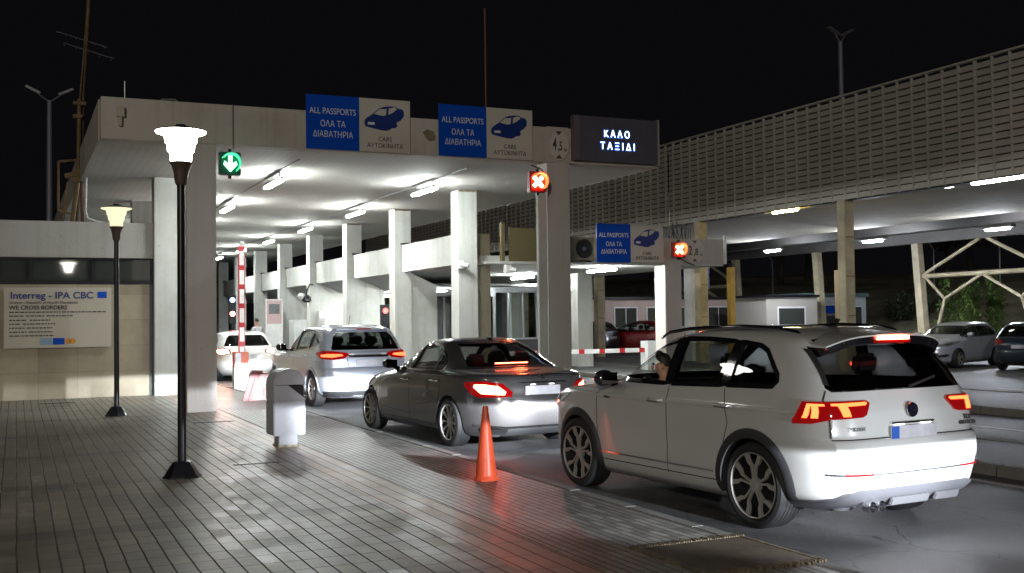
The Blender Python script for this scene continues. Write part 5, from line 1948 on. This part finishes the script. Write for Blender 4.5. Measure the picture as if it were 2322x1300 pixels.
# ================================================================== STREET FURNITURE
def street_lamp(label, x, y, power, warm):
    t = thing('street_lamp', label, 'street lamp', (x, y, 0), 0, 'black post lamps on the pavement')
    MB().lathe([(.20, 0), (.20, .012), (.175, .03), (.135, .10), (.09, .16), (.062, .17)], 8, (0, 0, 0)).build('foot', m_dark, t, smooth=25)
    MB().lathe([(.044, .165), (.041, 3.07)], 16).build('pole', m_dark, t, smooth=60)
    MB().lathe([(.052, 3.06), (.062, 3.08), (.075, 3.18), (.10, 3.27), (.125, 3.30), (.11, 3.305)], 20).build('lamp_holder', mat('lamp_brown', (0.09, 0.06, 0.05), 0.45), t, smooth=40)
    g_ = MB()
    g_.lathe([(.105, 3.295), (.112, 3.36), (.118, 3.41), (.135, 3.415), (.140, 3.46), (.146, 3.50), (.160, 3.505), (.168, 3.56), (.175, 3.585), (.255, 3.612), (.26, 3.625), (.02, 3.635)], 28)
    g_.build('lamp_glass', glow('lamp_glass_%d' % int(power), warm, power), t, smooth=30)
    MB().lathe([(.262, 3.626), (.255, 3.638), (.13, 3.668), (.06, 3.675), (.05, 3.70), (.005, 3.702)], 28).build('cap', mat('lamp_cap', (0.03, 0.03, 0.07), 0.35, 0.3), t, smooth=35)
    return t


street_lamp('tall black street lamp with brightly lit white shade nearest the camera', 1.58, 11.76, 24, (1.0, .95, .86))
street_lamp('black street lamp with dim cream shade in front of the stone wall', 1.60, 20.06, 0.98, (1.0, .90, .60))

t = thing('litter_bin', 'white pillar litter bin with a rounded hood on the pavement', 'bin', (3.17, 13.96, 0), 0.04)
m_bin = mat('bin_white', (0.40, 0.41, 0.45), 0.35, noise=(2.5, 0.12))
MB().box(-.205, .205, -.20, .20, .155, .60).build('body', m_bin, t, bevel=.012)
MB().box(-.12, .12, -.12, .12, .03, .155).build('neck', m_bin, t, bevel=.005)
MB().box(-.14, .14, -.14, .14, 0, .03).build('base', mat('bin_base', (0.42, 0.38, 0.26), 0.7, noise=(14, 0.6)), t, bevel=.008)
hd = MB()
n = 16
prof = [(.205 * cos(pi * i / n), .80 + .205 * sin(pi * i / n)) for i in range(n + 1)]
hd.prism(prof + [(-.205, .79), (-.19, .79)] + [(.19 * cos(pi - pi * i / n), .80 + .19 * sin(pi * i / n)) for i in range(1, n)] + [(.19, .79), (.205, .79)], lambda u, v: (u, -.20, v), (0, .40, 0))
hd.build('hood', m_bin, t)
for yy in (-.19, .18):
    MB().prism([(.19 * cos(pi * i / n), .80 + .19 * sin(pi * i / n)) for i in range(n + 1)], lambda u, v: (u, yy, v), (0, .01, 0)).build('hood_side', m_bin, t)
# side walls whose top slopes down towards the opening, dark inside
MB().prism([(-.205, .60), (.205, .60), (.205, .615), (-.02, .795), (-.205, .795)], lambda u, v: (u, -.20, v), (0, .012, 0)).prism([(-.205, .60), (.205, .60), (.205, .615), (-.02, .795), (-.205, .795)], lambda u, v: (u, .188, v), (0, .012, 0)).box(-.205, -.193, -.188, .188, .60, .79).build('throat', m_bin, t)
MB().box(-.185, .188, -.175, .175, .602, .785).build('opening_shade', m_black, t)  # black box stands in for the shade inside the opening

t = thing('traffic_cone', 'orange plastic traffic cone standing on the brick strip by the kerb', 'cone', (4.29, 10.02, 0))
m_cone = mat('cone_orange', (0.78, 0.10, 0.035), 0.38, noise=(7, 0.18), spec=0.5)
MB().lathe([(.126, .0), (.126, .018), (.114, .035), (.108, .06), (.031, .70), (.027, .735), (.018, .735), (.018, .70)], 32).build('body', m_cone, t, smooth=35)
MB().lathe([(.140, 0), (.140, .010), (.125, .016)], 8).build('base', m_cone, t)

# striped barrier with its orange drive cabinet
t = thing('lane_barrier', 'raised red and white barrier arm on an orange cabinet left of the lane', 'barrier', (4.95, 26.6, ROAD))
MB().box(-.17, .17, -.15, .15, .0, .55).build('plinth', m_whitepaint, t, bevel=.008)
MB().box(-.17, .17, -.15, .15, .551, .93).build('cabinet', mat('barrier_orange', (0.62, 0.14, 0.06), 0.45, noise=(3, 0.15)), t, bevel=.012)
MB().box(-.15, -.02, -.185, -.152, .55, .90).build('pivot', m_steel, t)
arm = MB().box(-.055, .055, -.22, -.19, .93, 3.52)
arm_o = arm.build('arm', m_whitepaint, t, bevel=.006)
st = MB()
for k in range(6):
    z = 1.06 + k * .46
    st.box(-.057, .057, -.222, -.188, z, z + .12)
st.box(-.085, -.058, -.22, -.19, .93, 3.48)
st.box(.058, .07, -.22, -.19, .93, 3.48)
st.build('stripes', mat('stripe_red', (0.45, 0.02, 0.025), 0.4), arm_o)
MB().ball((0, -.205, 3.55), .06).build('tip', m_whitepaint, arm_o)

# plastic block barrier, one red ended and one white
t = thing('block_barrier', 'pink and white plastic block barrier behind the litter bin', 'barrier', (4.52, 22.6, ROAD))
MB().prism([(-.16, 0), (.30, 0), (.26, .12), (.26, .60), (.02, .60)], lambda u, v: (u, -.25, v), (0, .5, 0)).build('block', mat('block_pink', (0.42, 0.24, 0.22), 0.5, noise=(3, 0.15)), t, bevel=.02)
bl = MB()
for s in (0, 1):
    bl.bar((-.30 + s * .12, -.27, .0), (-.12 + s * .12, -.27, .62), .085, .05)
bl.bar((-.14, -.27, .63), (.08, -.27, .62), .07, .05)
bl.bar((-.20, -.26, .05), (-.02, -.26, .60), .12, .02)
bl.build('end_frame', mat('block_red', (0.26, 0.045, 0.035), 0.5, noise=(4, 0.2)), t)
mk = MB().box(.10, .112, -.256, -.25, .13, .27).box(.16, .172, -.256, -.25, .13, .27).box(.10, .172, -.256, -.25, .265, .277)
mk.box(.12, .155, -.256, -.25, .50, .54)
mk.build('marking', m_red, t)

# horizontal striped arm closing the right lane
t = thing('lane_barrier', 'lowered red and white barrier arm across the lane by the low canopy', 'barrier', (13.1, 27.0, 0))
ao = MB().box(-1.5, 3.9, -.03, .03, .58, .70).build('arm', m_whitepaint, t)
st = MB()
for k in range(8):
    st.box(-1.3 + k * .66, -1.12 + k * .66, -.033, .033, .577, .703)
st.build('stripes', mat('stripe_red', (0.45, 0.02, 0.025), 0.4), ao)
MB().box(3.5, 3.9, -.2, .2, .0, .9).build('cabinet', m_whitepaint, t, bevel=.01)

# ------------------------------------------------------------------ masts and poles against the sky
t = thing('antenna_mast', 'rusty guyed antenna mast with television aerials behind the canopy corner', 'antenna', (1.05, 26.3, 3.82))
m_mast = mat('mast_rust', (0.20, 0.13, 0.065), 0.7, 0.3, noise=(5, 0.4))
MB().tube([(.10, 0, 0), (.24, 0, 1.2), (.26, 0, 2.9)], .05, 8).tube([(.34, .2, 0), (.30, .1, 1.25), (.34, .1, 3.1), (.45, 0, 5.0), (.50, 0, 6.4)], .042, 8).tube([(.27, 0, 2.9), (.42, 0, 4.8)], .02, 8).build('pole', m_mast, t)
cl = MB()
for z, w in ((1.2, .30), (2.75, .28), (2.45, .2), (1.0, .2)):
    MB().box(.12, .12 + w, -.08, .10, z, z + .08).build('clamp', m_mast, t)
cl.bar((-.18, 0, .35), (-.18, 0, 1.45), .05)
cl.bar((-.18, 0, 1.45), (.2, 0, 1.5), .05)
cl.bar((-.18, 0, .35), (.15, 0, .25), .05)
cl.bar((-.05, 0, 1.12), (.26, 0, 1.22), .10)
cl.bar((-.1, .1, 0), (.02, .1, 1.0), .06)
cl.bar((.2, .1, 0), (.28, .1, 1.2), .06)
cl.build('stay', m_mast, t)
for z, dx, sp, n, nm in ((4.30, -.1, .85, 6, 0), (4.05, .05, .6, 5, 0), (5.55, -.35, .5, 8, 0), (6.1, .1, .6, 5, 0)):
    a = MB()
    a.bar((.42 + dx - .55, -.2, z + .05), (.42 + dx + .55, .2, z - .12), .018)
    for k in range(n):
        u = -.5 + k / (n - 1)
        cx, cy, cz = .42 + dx + u * 1.0, u * .38, z - .035 - u * .17
        a.bar((cx - .05, cy - sp / 2, cz - .12), (cx + .05, cy + sp / 2, cz + .12), .010)
    a.build('aerial', m_steel, t)
a = MB()
for i in range(9):
    a.bar((-.12, -.02, 5.35 + i * .06), (.28, .02, 5.20 + i * .06), .008)
a.build('aerial_reflector', m_steel, t)
tag(MB().tube([(1.42, 25.6, 4.9), (1.40, 25.6, 4.1), (1.44, 25.6, 3.95), (1.6, 25.6, 3.88), (1.8, 25.6, 3.84)], .022, 8).build('white_conduit', m_whitepaint, smooth=60), 'white bent conduit rising from the cornice beside the mast', 'pipe')


def twin_pole(label, x, y, h, arm=0.55):
    t = thing('light_pole', label, 'light pole', (x, y, ROAD), 0, 'tall unlit twin arm light poles')
    MB().lathe([(.17, 0), (.10, h)], 12).build('pole', mat('pole_grey', (0.30, 0.30, 0.36), 0.5, 0.2), t, smooth=60)
    for s in (-1, 1):
        MB().tube([(0, 0, h - .05), (s * arm * .5, 0, h + .10), (s * arm * 1.2, 0, h + .35)], .04, 8).build('arm', m_steel, t)
        MB().boxm(Matrix.Translation((s * arm * 1.45, 0, h + .42)) @ Matrix.Rotation(-s * .45, 4, 'Y'), .65, .25, .11).build('lamp_head', m_steel, t, bevel=.02)
    return t


twin_pole('tall unlit twin arm light pole against the sky on the left', 1.30, 50.0, 11.2, .45)
twin_pole('unlit twin arm light pole rising behind the louvred canopy', 32.3, 36.1, 13.4, .25)

# floodlight mast of the same yard, standing behind the camera
t = thing('floodlight_mast', 'tall floodlight mast lighting the yard from behind the camera', 'light pole', (-26, -38, ROAD))
MB().lathe([(.16, 0), (.09, 14)], 12).build('pole', mat('pole_grey', (0.30, 0.30, 0.36), 0.5), t, smooth=60)
hd = MB()
hd.boxm(Matrix.Translation((.25, .35, 14.1)) @ Matrix.Rotation(-.6, 4, 'Z') @ Matrix.Rotation(-.5, 4, 'X'), 1.6, .25, .5)
hd.build('lamp_head', m_steel, t)
ld = bpy.data.lights.new('flood_lamp', 'SPOT')
ld.energy = 28500
ld.color = (1.0, .94, .82)
ld.spot_size = radians(75)
ld.spot_blend = .6
ld.shadow_soft_size = .9
lo = bpy.data.objects.new('flood_lamp', ld)
link(lo, t)
lo.location = (.6, .8, 14.0)
lo.rotation_euler = (Vector((9, 22, 1.5)) - Vector((-26, -38, 14))).to_track_quat('-Z', 'Y').to_euler()

# ================================================================== BEYOND THE CANOPIES
# hillside
def hill_d(x, y):
    return max(0, x - 45.3, 0.5 * x + 0.85 * y - 72)


hv = []
hf = []
nx, ny = 70, 70
for i in range(nx + 1):
    for j in range(ny + 1):
        x = 20 + 150 * i / nx
        y = 10 + 150 * j / ny
        d = hill_d(x, y)
        z = -0.30 + 5.2 * (1 - math.exp(-d / 11)) + (.18 * sin(x * .41) * cos(y * .33) + .02 * d if d > 0 else -.1)
        hv.append((x, y, z))
for i in range(nx):
    for j in range(ny):
        hf.append((i * (ny + 1) + j, (i + 1) * (ny + 1) + j, (i + 1) * (ny + 1) + j + 1, i * (ny + 1) + j + 1))
tag(MB().add(hv, hf).build('hillside', mat('dry_hillside', (0.40, 0.36, 0.23), 0.95, noise=(.5, .55, 8), bump=(3, .8)), smooth=80), kind='structure')


def hill_z(x, y):
    d = hill_d(x, y)
    return -0.30 + 5.2 * (1 - math.exp(-d / 11)) + .02 * d


def leaf_mat(name, col):
    m = mat(name, col, .6, noise=(1.5, .5))
    return m


def foliage(mb, c, r, n, size, rng):
    for _ in range(n):
        u = Vector((rng.gauss(0, 1), rng.gauss(0, 1), rng.gauss(0, 1))).normalized() * (rng.random() ** .45)
        p = Vector((c[0] + u.x * r[0], c[1] + u.y * r[1], c[2] + u.z * r[2]))
        q = Matrix.Rotation(rng.uniform(0, 6.28), 3, 'Z') @ Matrix.Rotation(rng.uniform(-1.2, 1.2), 3, 'X')
        s = size * rng.uniform(.6, 1.3)
        vs = [p + q @ Vector(v) for v in ((-s * .35, 0, 0), (0, -s * .0, s * .5), (s * .35, 0, 0), (0, 0, -s * .5))]
        mb.add(vs, [(0, 1, 2, 3)])


def shrub(label, x, y, w, h, m, seed, n=2600):
    rng = random.Random(seed)
    t = thing('shrub', label, 'shrub', (x, y, hill_z(x, y)), 0, 'leafy shrubs at the foot of the slope')
    f = MB()
    stems = MB()
    for k in range(11):
        sx, sy = rng.uniform(-w, w) * .9, rng.uniform(-w, w) * .5
        hh = h * rng.uniform(.55, 1.0)
        tipx = sx + rng.uniform(-.3, .3)
        stems.tube([(sx * .5, sy * .5, 0), (sx, sy, hh * .5), (tipx, sy, hh)], [.03, .02, .008], 5)
        for q in range(5):
            u = .15 + .85 * q / 4
            foliage(f, (sx + (tipx - sx) * u, sy, hh * u), (w * .22 * (1.15 - u * .6), w * .22, h * .14), n // 55, .16, rng)
    f.build('foliage', m, t)
    stems.build('stems', mat('bark', (0.05, 0.04, 0.03), .9), t)
    return t


m_leafA = leaf_mat('leaf_bright', (0.15, 0.24, 0.05))
m_leafB = leaf_mat('leaf_dark', (0.035, 0.05, 0.022))
shrub('bushy green shrub below the bracing frame behind the silver hatchback', 46.0, 41.2, 2.3, 3.6, m_leafA, 3, 4200)
shrub('green shrub at the right edge behind the blue hatchback', 46.5, 35.2, 1.3, 3.0, m_leafA, 5, 2600)
shrub('low dark shrub on the slope left of the bracing frame', 49.0, 49.0, 2.0, 1.6, m_leafB, 8, 2000)


def tree(label, x, y, h, w, seed, n=3000):
    rng = random.Random(seed)
    t = thing('tree', label, 'tree', (x, y, hill_z(x, y)), 0, 'dark trees on the slope')
    tr = MB()
    tr.tube([(0, 0, -.3), (.1, 0, h * .35), (.0, .1, h * .7)], [.22, .16, .06], 8)
    f = MB()
    for k in range(9):
        a = rng.uniform(0, 6.28)
        r = w * rng.uniform(.25, .75)
        c = (r * cos(a), r * sin(a), h * rng.uniform(.38, .95))
        tr.tube([(0.05, 0, h * .3), (c[0] * .5, c[1] * .5, h * .3 + (c[2] - h * .3) * .6), c], [.09, .06, .02], 6)
        foliage(f, c, (w * .42, w * .42, h * .16), n // 9, .34, rng)
    tr.build('trunk', mat('bark', (0.05, 0.04, 0.03), .9), t)
    f.build('crown', m_leafB, t)
    return t


for k, (x, y, h, w, lab) in enumerate(((62, 74, 7.5, 3.6, 'dark tree on the slope seen above the white cabin'), (56, 70, 6.5, 3.2, 'dark round tree above the prefab roofs'), (68, 62, 8.0, 4.0, 'tall dark tree to the right of the grey pillar'),
                                       (74, 70, 8.5, 4.2, 'dark tree behind the bent fence posts'), (66, 52, 7.0, 3.6, 'dark tree on the crest left of the hill car'), (50, 80, 6.5, 3.4, 'dark tree at the left end of the slope'),
                                       (78, 56, 8.5, 4.4, 'big dark tree behind the crest near the hill car'))):
    tree(lab, x, y, h, w, 20 + k)

# security fence posts with bent tops
for k, (x, y) in enumerate(((52, 66), (57, 55), (57.5, 50.0), (58, 45.5), (58.5, 41.5))):
    t = thing('fence_post', ('bent top fence post above the white cabin', 'bent top fence post standing alone in the dark gap', 'bent top fence post just left of the bracing frame',
                             'bent top fence post above the bracing bar', 'bent top fence post at the right edge')[k], 'fence post', (x, y, hill_z(x, y) - .1), -.6, 'bent top fence posts on the slope')
    MB().tube([(0, 0, 0), (0, 0, 2.7), (-.35, 0, 3.25)], .05, 8).build('post', mat('galvanised', (0.32, 0.33, 0.34), .5, .4), t)
    MB().lathe([(.09, 0), (.09, .25)], 8).build('footing', m_kerb, t)

# off-roader parked up on the slope
hx, hy = 61.5, 44.2
hc = recolour(parked, 'pale car parked high on the dark slope at the right edge', carpaint('hill_car', (0.45, 0.46, 0.47), 0.2, 0.4), hx, hy, 1.0)
hc.location = (hx, hy, hill_z(hx, hy) + .05)
tag(MB().box(47.8, 50.2, 38.8, 40.0, -.3, 1.15).build('concrete_block', concrete('block_concrete', (0.32, 0.34, 0.35), .3, .8), bevel=.03), 'pale concrete block between the green shrubs', 'block')

# prefab row and cabins
t = thing('prefab_building', 'long pinkish prefab building with dark windows beyond the lanes', 'building', (0, 0, 0))
MB().box(28.5, 38.5, 52, 56, -.2, 2.55).build('wall', mat('prefab_pink', (0.50, 0.38, 0.34), .6, noise=(.8, .15)), t)
MB().box(28.3, 38.7, 51.8, 56.2, 2.551, 2.70).build('roof', m_dark, t)
for x in (30.8, 32.9, 35.0, 37.0):
    wf = MB().box(x - .75, x + .75, 51.95, 51.998, .95, 2.15).build('window_frame', m_whitepaint, t)
    MB().box(x - .68, x - .03, 51.93, 51.948, 1.02, 2.08).box(x + .03, x + .68, 51.93, 51.948, 1.02, 2.08).build('pane', m_ribbon, wf)
MB().box(38.9, 41.5, 51.95, 51.999, .2, 2.2).build('shutter', m_whitepaint, t)
t = thing('white_cabin', 'white site cabin with a blue notice in its window', 'cabin', (40.3, 48.3, ROAD))
MB().box(0, 4.4, 0, 3, 0, 2.62).build('wall', mat('cabin_white', (0.55, 0.60, 0.62), .5, noise=(1, .1)), t)
MB().box(-.1, 4.5, -.15, 3.1, 2.621, 2.85).build('roof', mat('cabin_roof', (0.12, 0.18, 0.18), .5), t)
w1 = MB().box(.75, 2.35, -.02, 0, .4, 2.2).build('window_frame', m_whitepaint, t)
MB().box(.82, 2.28, -.03, -.021, .45, 1.7).build('pane', m_ribbon, w1)
MB().box(.82, 2.28, -.03, -.021, 1.701, 2.15).build('blue_notice', m_signblue, w1)
text_obj('lettering', 'GREEN  CONTROL', .17, m_lettering, w1, facing(1.55, -.036, 1.62), .002, .9)
w2 = MB().box(2.9, 4.1, -.02, 0, .4, 2.1).build('window_frame', m_whitepaint, t)
MB().box(2.96, 4.04, -.03, -.021, .45, 2.05).build('pane', m_ribbon, w2)
t = thing('grey_cabin', 'beige cabin half hidden behind the orange yellow post', 'cabin', (36.2, 46.5, ROAD))
MB().box(0, 3.4, 0, 3, 0, 2.60).build('wall', mat('cabin_beige', (0.42, 0.39, 0.35), .6), t)
MB().box(-.1, 3.5, -.1, 3.1, 2.601, 2.72).build('roof', m_dark, t)
w2 = MB().box(.7, 2.6, -.02, 0, .4, 2.1).build('window_frame', m_whitepaint, t)
MB().box(.8, 2.5, -.03, -.021, .5, 2.0).build('pane', m_ribbon, w2)
t = thing('blue_board', 'big plain dark blue board standing on posts beyond the low canopy', 'sign', (30.3, 44.3, 0))
MB().box(-.75, .75, 0, .08, 2.95, 4.55).build('panel', mat('board_navy', (0.010, 0.03, 0.15), .4, noise=(.8, .15)), t)
MB().box(-.65, -.55, .09, .17, -.3, 4.4).box(.55, .65, .09, .17, -.3, 4.4).build('post', m_steel, t)
for (x, y, w, h, m, lab) in ((25.55, 35.0, .24, 3.55, m_yellow, 'orange yellow post with a dark tip standing beside the columns'), (22.8, 33.6, .46, 3.40, m_whitepaint, 'white square post right of the low canopy'),
                             (25.5, 28.6, .42, 3.15, m_pier, 'grey block pillar with a white dome on top')):
    t = thing('bollard_post', lab, 'post', (x, y, ROAD))
    MB().box(-w / 2, w / 2, -w / 2, w / 2, 0, h).build('shaft', m, t, bevel=.01)
    if m is m_yellow:
        MB().box(-.06, .06, -.06, .06, h, h + .16).build('tip', m_dark, t)
    elif m is m_pier:
        MB().tube([(0, 0, h), (0, 0, h + .22)], .06, 8).build('bracket', m_dark, t)
        MB().ball((-.05, -.05, h + .34), .16).build('dome', m_whitepaint, t, smooth=60)
    else:
        MB().box(-w / 2 - .02, w / 2 + .02, -w / 2 - .02, w / 2 + .02, h, h + .05).build('cap', m_whitepaint, t)
tag(MB().box(24.4, 26.6, 50.2, 50.4, -.1, 3.4).build('pale_wall', mat('pale_blue_wall', (0.50, 0.56, 0.66), .5, noise=(.5, .2))), 'bright pale wall panel glimpsed between the pillars under the low canopy', 'wall')

# ================================================================== PEOPLE
def skin_mesh(name, joints, edges, m, parent, sub=2):
    me = bpy.data.meshes.new(name)
    me.from_pydata([j[0] for j in joints], edges, [])
    o = bpy.data.objects.new(name, me)
    COL.objects.link(o)
    md = o.modifiers.new('s', 'SKIN')
    for i, j in enumerate(joints):
        r = j[1] if isinstance(j[1], tuple) else (j[1], j[1])
        me.skin_vertices[0].data[i].radius = r
        me.skin_vertices[0].data[i].use_root = (i == 0)
    md.use_smooth_shade = True
    ss = o.modifiers.new('d', 'SUBSURF')
    ss.levels = sub
    ss.render_levels = sub
    dg = bpy.context.evaluated_depsgraph_get()
    nm = bpy.data.meshes.new_from_object(o.evaluated_get(dg))
    o.modifiers.clear()
    o.data = nm
    nm.materials.clear()
    nm.materials.append(m)
    nm.polygons.foreach_set('use_smooth', [True] * len(nm.polygons))
    if parent is not None:
        o.parent = parent
    return o


m_skin = mat('skin', (0.55, 0.31, 0.20), .5)
m_hair = mat('dark_hair', (0.018, 0.014, 0.012), .6)


def head_bits(t, c, d, s=1.0):
    """Eyes, nose, ears and hair on a head centred at c looking along d (unit, horizontal)."""
    c, d = Vector(c), Vector(d)
    l = Vector((-d.y, d.x, 0))
    hr = MB()
    n = 14
    for i in range(7):
        for k in range(n):
            th = pi * .56 * i / 6
            a = 2 * pi * k / n
            p = Vector((sin(th) * cos(a), sin(th) * sin(a), cos(th)))
            q = d * p.x * .092 + l * p.y * .078 + Vector((0, 0, p.z * .112))
            if p.x > .1:
                q = q + Vector((0, 0, (p.x - .1) * .095)) - d * .012
            hr.v.append(tuple(c + (q - d * .012 + Vector((0, 0, .012))) * s))
    for i in range(6):
        for k in range(n):
            k2 = (k + 1) % n
            hr.f.append((i * n + k, i * n + k2, (i + 1) * n + k2, (i + 1) * n + k))
    hr.build('hair', m_hair, t, smooth=60)
    MB().ball(c + (d * .098 + Vector((0, 0, -.022))) * s, (.016, .016, .024), 10, 8).build('nose', m_skin, t, smooth=60)
    MB().ball(c + (d * .084 + Vector((0, 0, -.066))) * s, (.02, .02, .006), 10, 6).build('mouth', mat('lips', (0.25, 0.08, 0.06), .5), t, smooth=60)
    for sg in (1, -1):
        e = c + (d * .088 + l * .032 * sg + Vector((0, 0, .012))) * s
        MB().ball(e, .011 * s, 8, 6).build('eye', m_black, t)
        MB().ball(c + (l * .082 * sg + Vector((0, 0, -.01))) * s, (.018, .012, .030), 8, 6).build('ear', m_skin, t, smooth=60)


def hand_joints(J, E, wrist, base, palm_dir, side, curl, s=1.0):
    """Palm and five separate bent fingers added to a skeleton."""
    pd, sd = Vector(palm_dir).normalized(), Vector(side).normalized()
    cd = Vector(curl).normalized()
    w = Vector(wrist)
    J.append((tuple(w + pd * .05 * s), (.030 * s, .018 * s)))
    p = len(J) - 1
    E.append((base, p))
    for k, (off, ln) in enumerate(((-.030, .070), (-.010, .080), (.010, .075), (.028, .058))):
        a = w + (pd * .09 + sd * off) * s
        b_ = a + (pd * ln * .5 + cd * ln * .25) * s
        c = b_ + (pd * ln * .15 + cd * ln * .5) * s
        J.append((tuple(a), .010 * s)); E.append((p, len(J) - 1))
        J.append((tuple(b_), .0085 * s)); E.append((len(J) - 2, len(J) - 1))
        J.append((tuple(c), .0075 * s)); E.append((len(J) - 2, len(J) - 1))
    a = w + (pd * .035 - sd * .042) * s
    J.append((tuple(a), .012 * s)); E.append((p, len(J) - 1))
    J.append((tuple(a + (pd * .035 - sd * .015 + cd * .02) * s), .010 * s)); E.append((len(J) - 2, len(J) - 1))


# pedestrian between the pillars: stands with weight on both feet, in a pale shirt with a dark vest
t = thing('person', 'person in pale shirt and blue vest standing between the far pillars', 'person', (8.15, 40.5, ROAD), 2.2)
J = [((0, 0, .95), (.15, .10)), ((0, 0, 1.15), (.14, .10)), ((0, 0, 1.36), (.17, .10)), ((0, 0, 1.48), .06), ((.01, 0, 1.53), .052), ((.02, 0, 1.60), (.078, .09)), ((.02, 0, 1.70), (.075, .09)),
     ((0, .19, 1.40), .06), ((.03, .24, 1.13), .045), ((.16, .22, .92), .034), ((0, -.19, 1.40), .06), ((.02, -.25, 1.13), .045), ((.14, -.24, .91), .034),
     ((0, .09, .90), .09), ((.02, .10, .48), .06), ((-.02, .11, .09), .042), ((.12, .12, .035), (.04, .03)), ((0, -.09, .90), .09), ((.03, -.10, .48), .06), ((0, -.11, .09), .042), ((.14, -.12, .035), (.04, .03))]
E_ = [(0, 1), (1, 2), (2, 3), (3, 4), (4, 5), (5, 6), (2, 7), (7, 8), (8, 9), (2, 10), (10, 11), (11, 12), (0, 13), (13, 14), (14, 15), (15, 16), (0, 17), (17, 18), (18, 19), (19, 20)]
hand_joints(J, E_, (.16, .22, .92), 9, (.3, 0, -1), (1, 0, .3), (.4, -.4, -.2))
hand_joints(J, E_, (.14, -.24, .91), 12, (.3, 0, -1), (1, 0, .3), (.4, .4, -.2))
skin_mesh('body', J, E_, m_skin, t)
JS = [((0, 0, .93), (.165, .115)), ((0, 0, 1.15), (.158, .115)), ((0, 0, 1.36), (.185, .115)), ((0, 0, 1.46), .075), ((0, .20, 1.40), .073), ((.03, .245, 1.16), .06), ((0, -.20, 1.40), .073), ((.02, -.255, 1.16), .06)]
skin_mesh('shirt', JS, [(0, 1), (1, 2), (2, 3), (2, 4), (4, 5), (2, 6), (6, 7)], mat('pale_shirt', (0.55, 0.55, 0.58), .8), t)
JS = [((-.01, 0, .98), (.172, .122)), ((-.01, 0, 1.15), (.166, .122)), ((-.01, 0, 1.35), (.19, .122))]
skin_mesh('vest', JS, [(0, 1), (1, 2)], mat('vest_blue', (0.03, 0.06, 0.18), .8), t)
JT = [((0, 0, .93), (.16, .12)), ((0, .095, .86), .10), ((.02, .10, .48), .075), ((-.02, .11, .10), .06), ((0, -.095, .86), .10), ((.03, -.10, .48), .075), ((0, -.11, .10), .06)]
skin_mesh('trousers', JT, [(0, 1), (1, 2), (2, 3), (0, 4), (4, 5), (5, 6)], mat('dark_trousers', (0.03, 0.03, 0.04), .8), t)
head_bits(t, (.02, 0, 1.65), (1, 0, 0))

# driver at the wheel of the white car: seated, one forearm on the door, turned towards the window
X, Y, A, SC = SUV_POS
t = thing('person', 'driver in dark top sitting at the open window of the white car', 'person', (X, Y, ROAD - .045), pi / 2 + A, None, SC)
hx_, hy_ = .06, .38
J = [((-.16, hy_, .70), (.16, .13)), ((-.18, hy_, .88), (.15, .11)), ((-.17, hy_, 1.06), (.18, .11)), ((-.14, hy_, 1.17), .06), ((-.12, hy_, 1.22), .052), ((-.10, hy_ + .01, 1.27), (.082, .074)), ((-.10, hy_ + .01, 1.355), (.084, .076)),
     ((-.13, hy_ + .20, 1.08), .06), ((.05, hy_ + .28, .94), .046), ((.25, hy_ + .16, 1.04), .034), ((-.13, hy_ - .20, 1.08), .06), ((.02, hy_ - .24, .90), .046), ((.22, hy_ - .15, 1.05), .034),
     ((.02, hy_ + .10, .70), .085), ((.34, hy_ + .13, .74), .065), ((.55, hy_ + .12, .42), .045), ((.02, hy_ - .10, .70), .085), ((.34, hy_ - .13, .74), .065), ((.56, hy_ - .12, .42), .045)]
E_ = [(0, 1), (1, 2), (2, 3), (3, 4), (4, 5), (5, 6), (2, 7), (7, 8), (8, 9), (2, 10), (10, 11), (11, 12), (0, 13), (13, 14), (14, 15), (0, 16), (16, 17), (17, 18)]
hand_joints(J, E_, (.25, hy_ + .16, 1.04), 9, (.6, -.1, .6), (.2, .9, 0), (.3, -.5, .4))
hand_joints(J, E_, (.22, hy_ - .15, 1.05), 12, (.6, .1, .6), (.2, -.9, 0), (.3, .5, .4))
J = [((a + .64, b_, c), r) for (a, b_, c), r in J]
skin_mesh('body', J, E_, m_skin, t)
JS = [((-.16, hy_, .68), (.175, .145)), ((-.18, hy_, .88), (.168, .125)), ((-.17, hy_, 1.06), (.195, .125)), ((-.14, hy_, 1.15), .08), ((-.13, hy_ + .205, 1.08), .074), ((.0, hy_ + .265, .97), .062), ((-.13, hy_ - .205, 1.08), .074), ((-.02, hy_ - .235, .94), .062)]
JS = [((a + .64, b_, c), r) for (a, b_, c), r in JS]
skin_mesh('shirt', JS, [(0, 1), (1, 2), (2, 3), (2, 4), (4, 5), (2, 6), (6, 7)], mat('dark_shirt', (0.02, 0.02, 0.035), .8), t)
head_bits(t, (.54, hy_ + .01, 1.315), (.55, .83, 0))
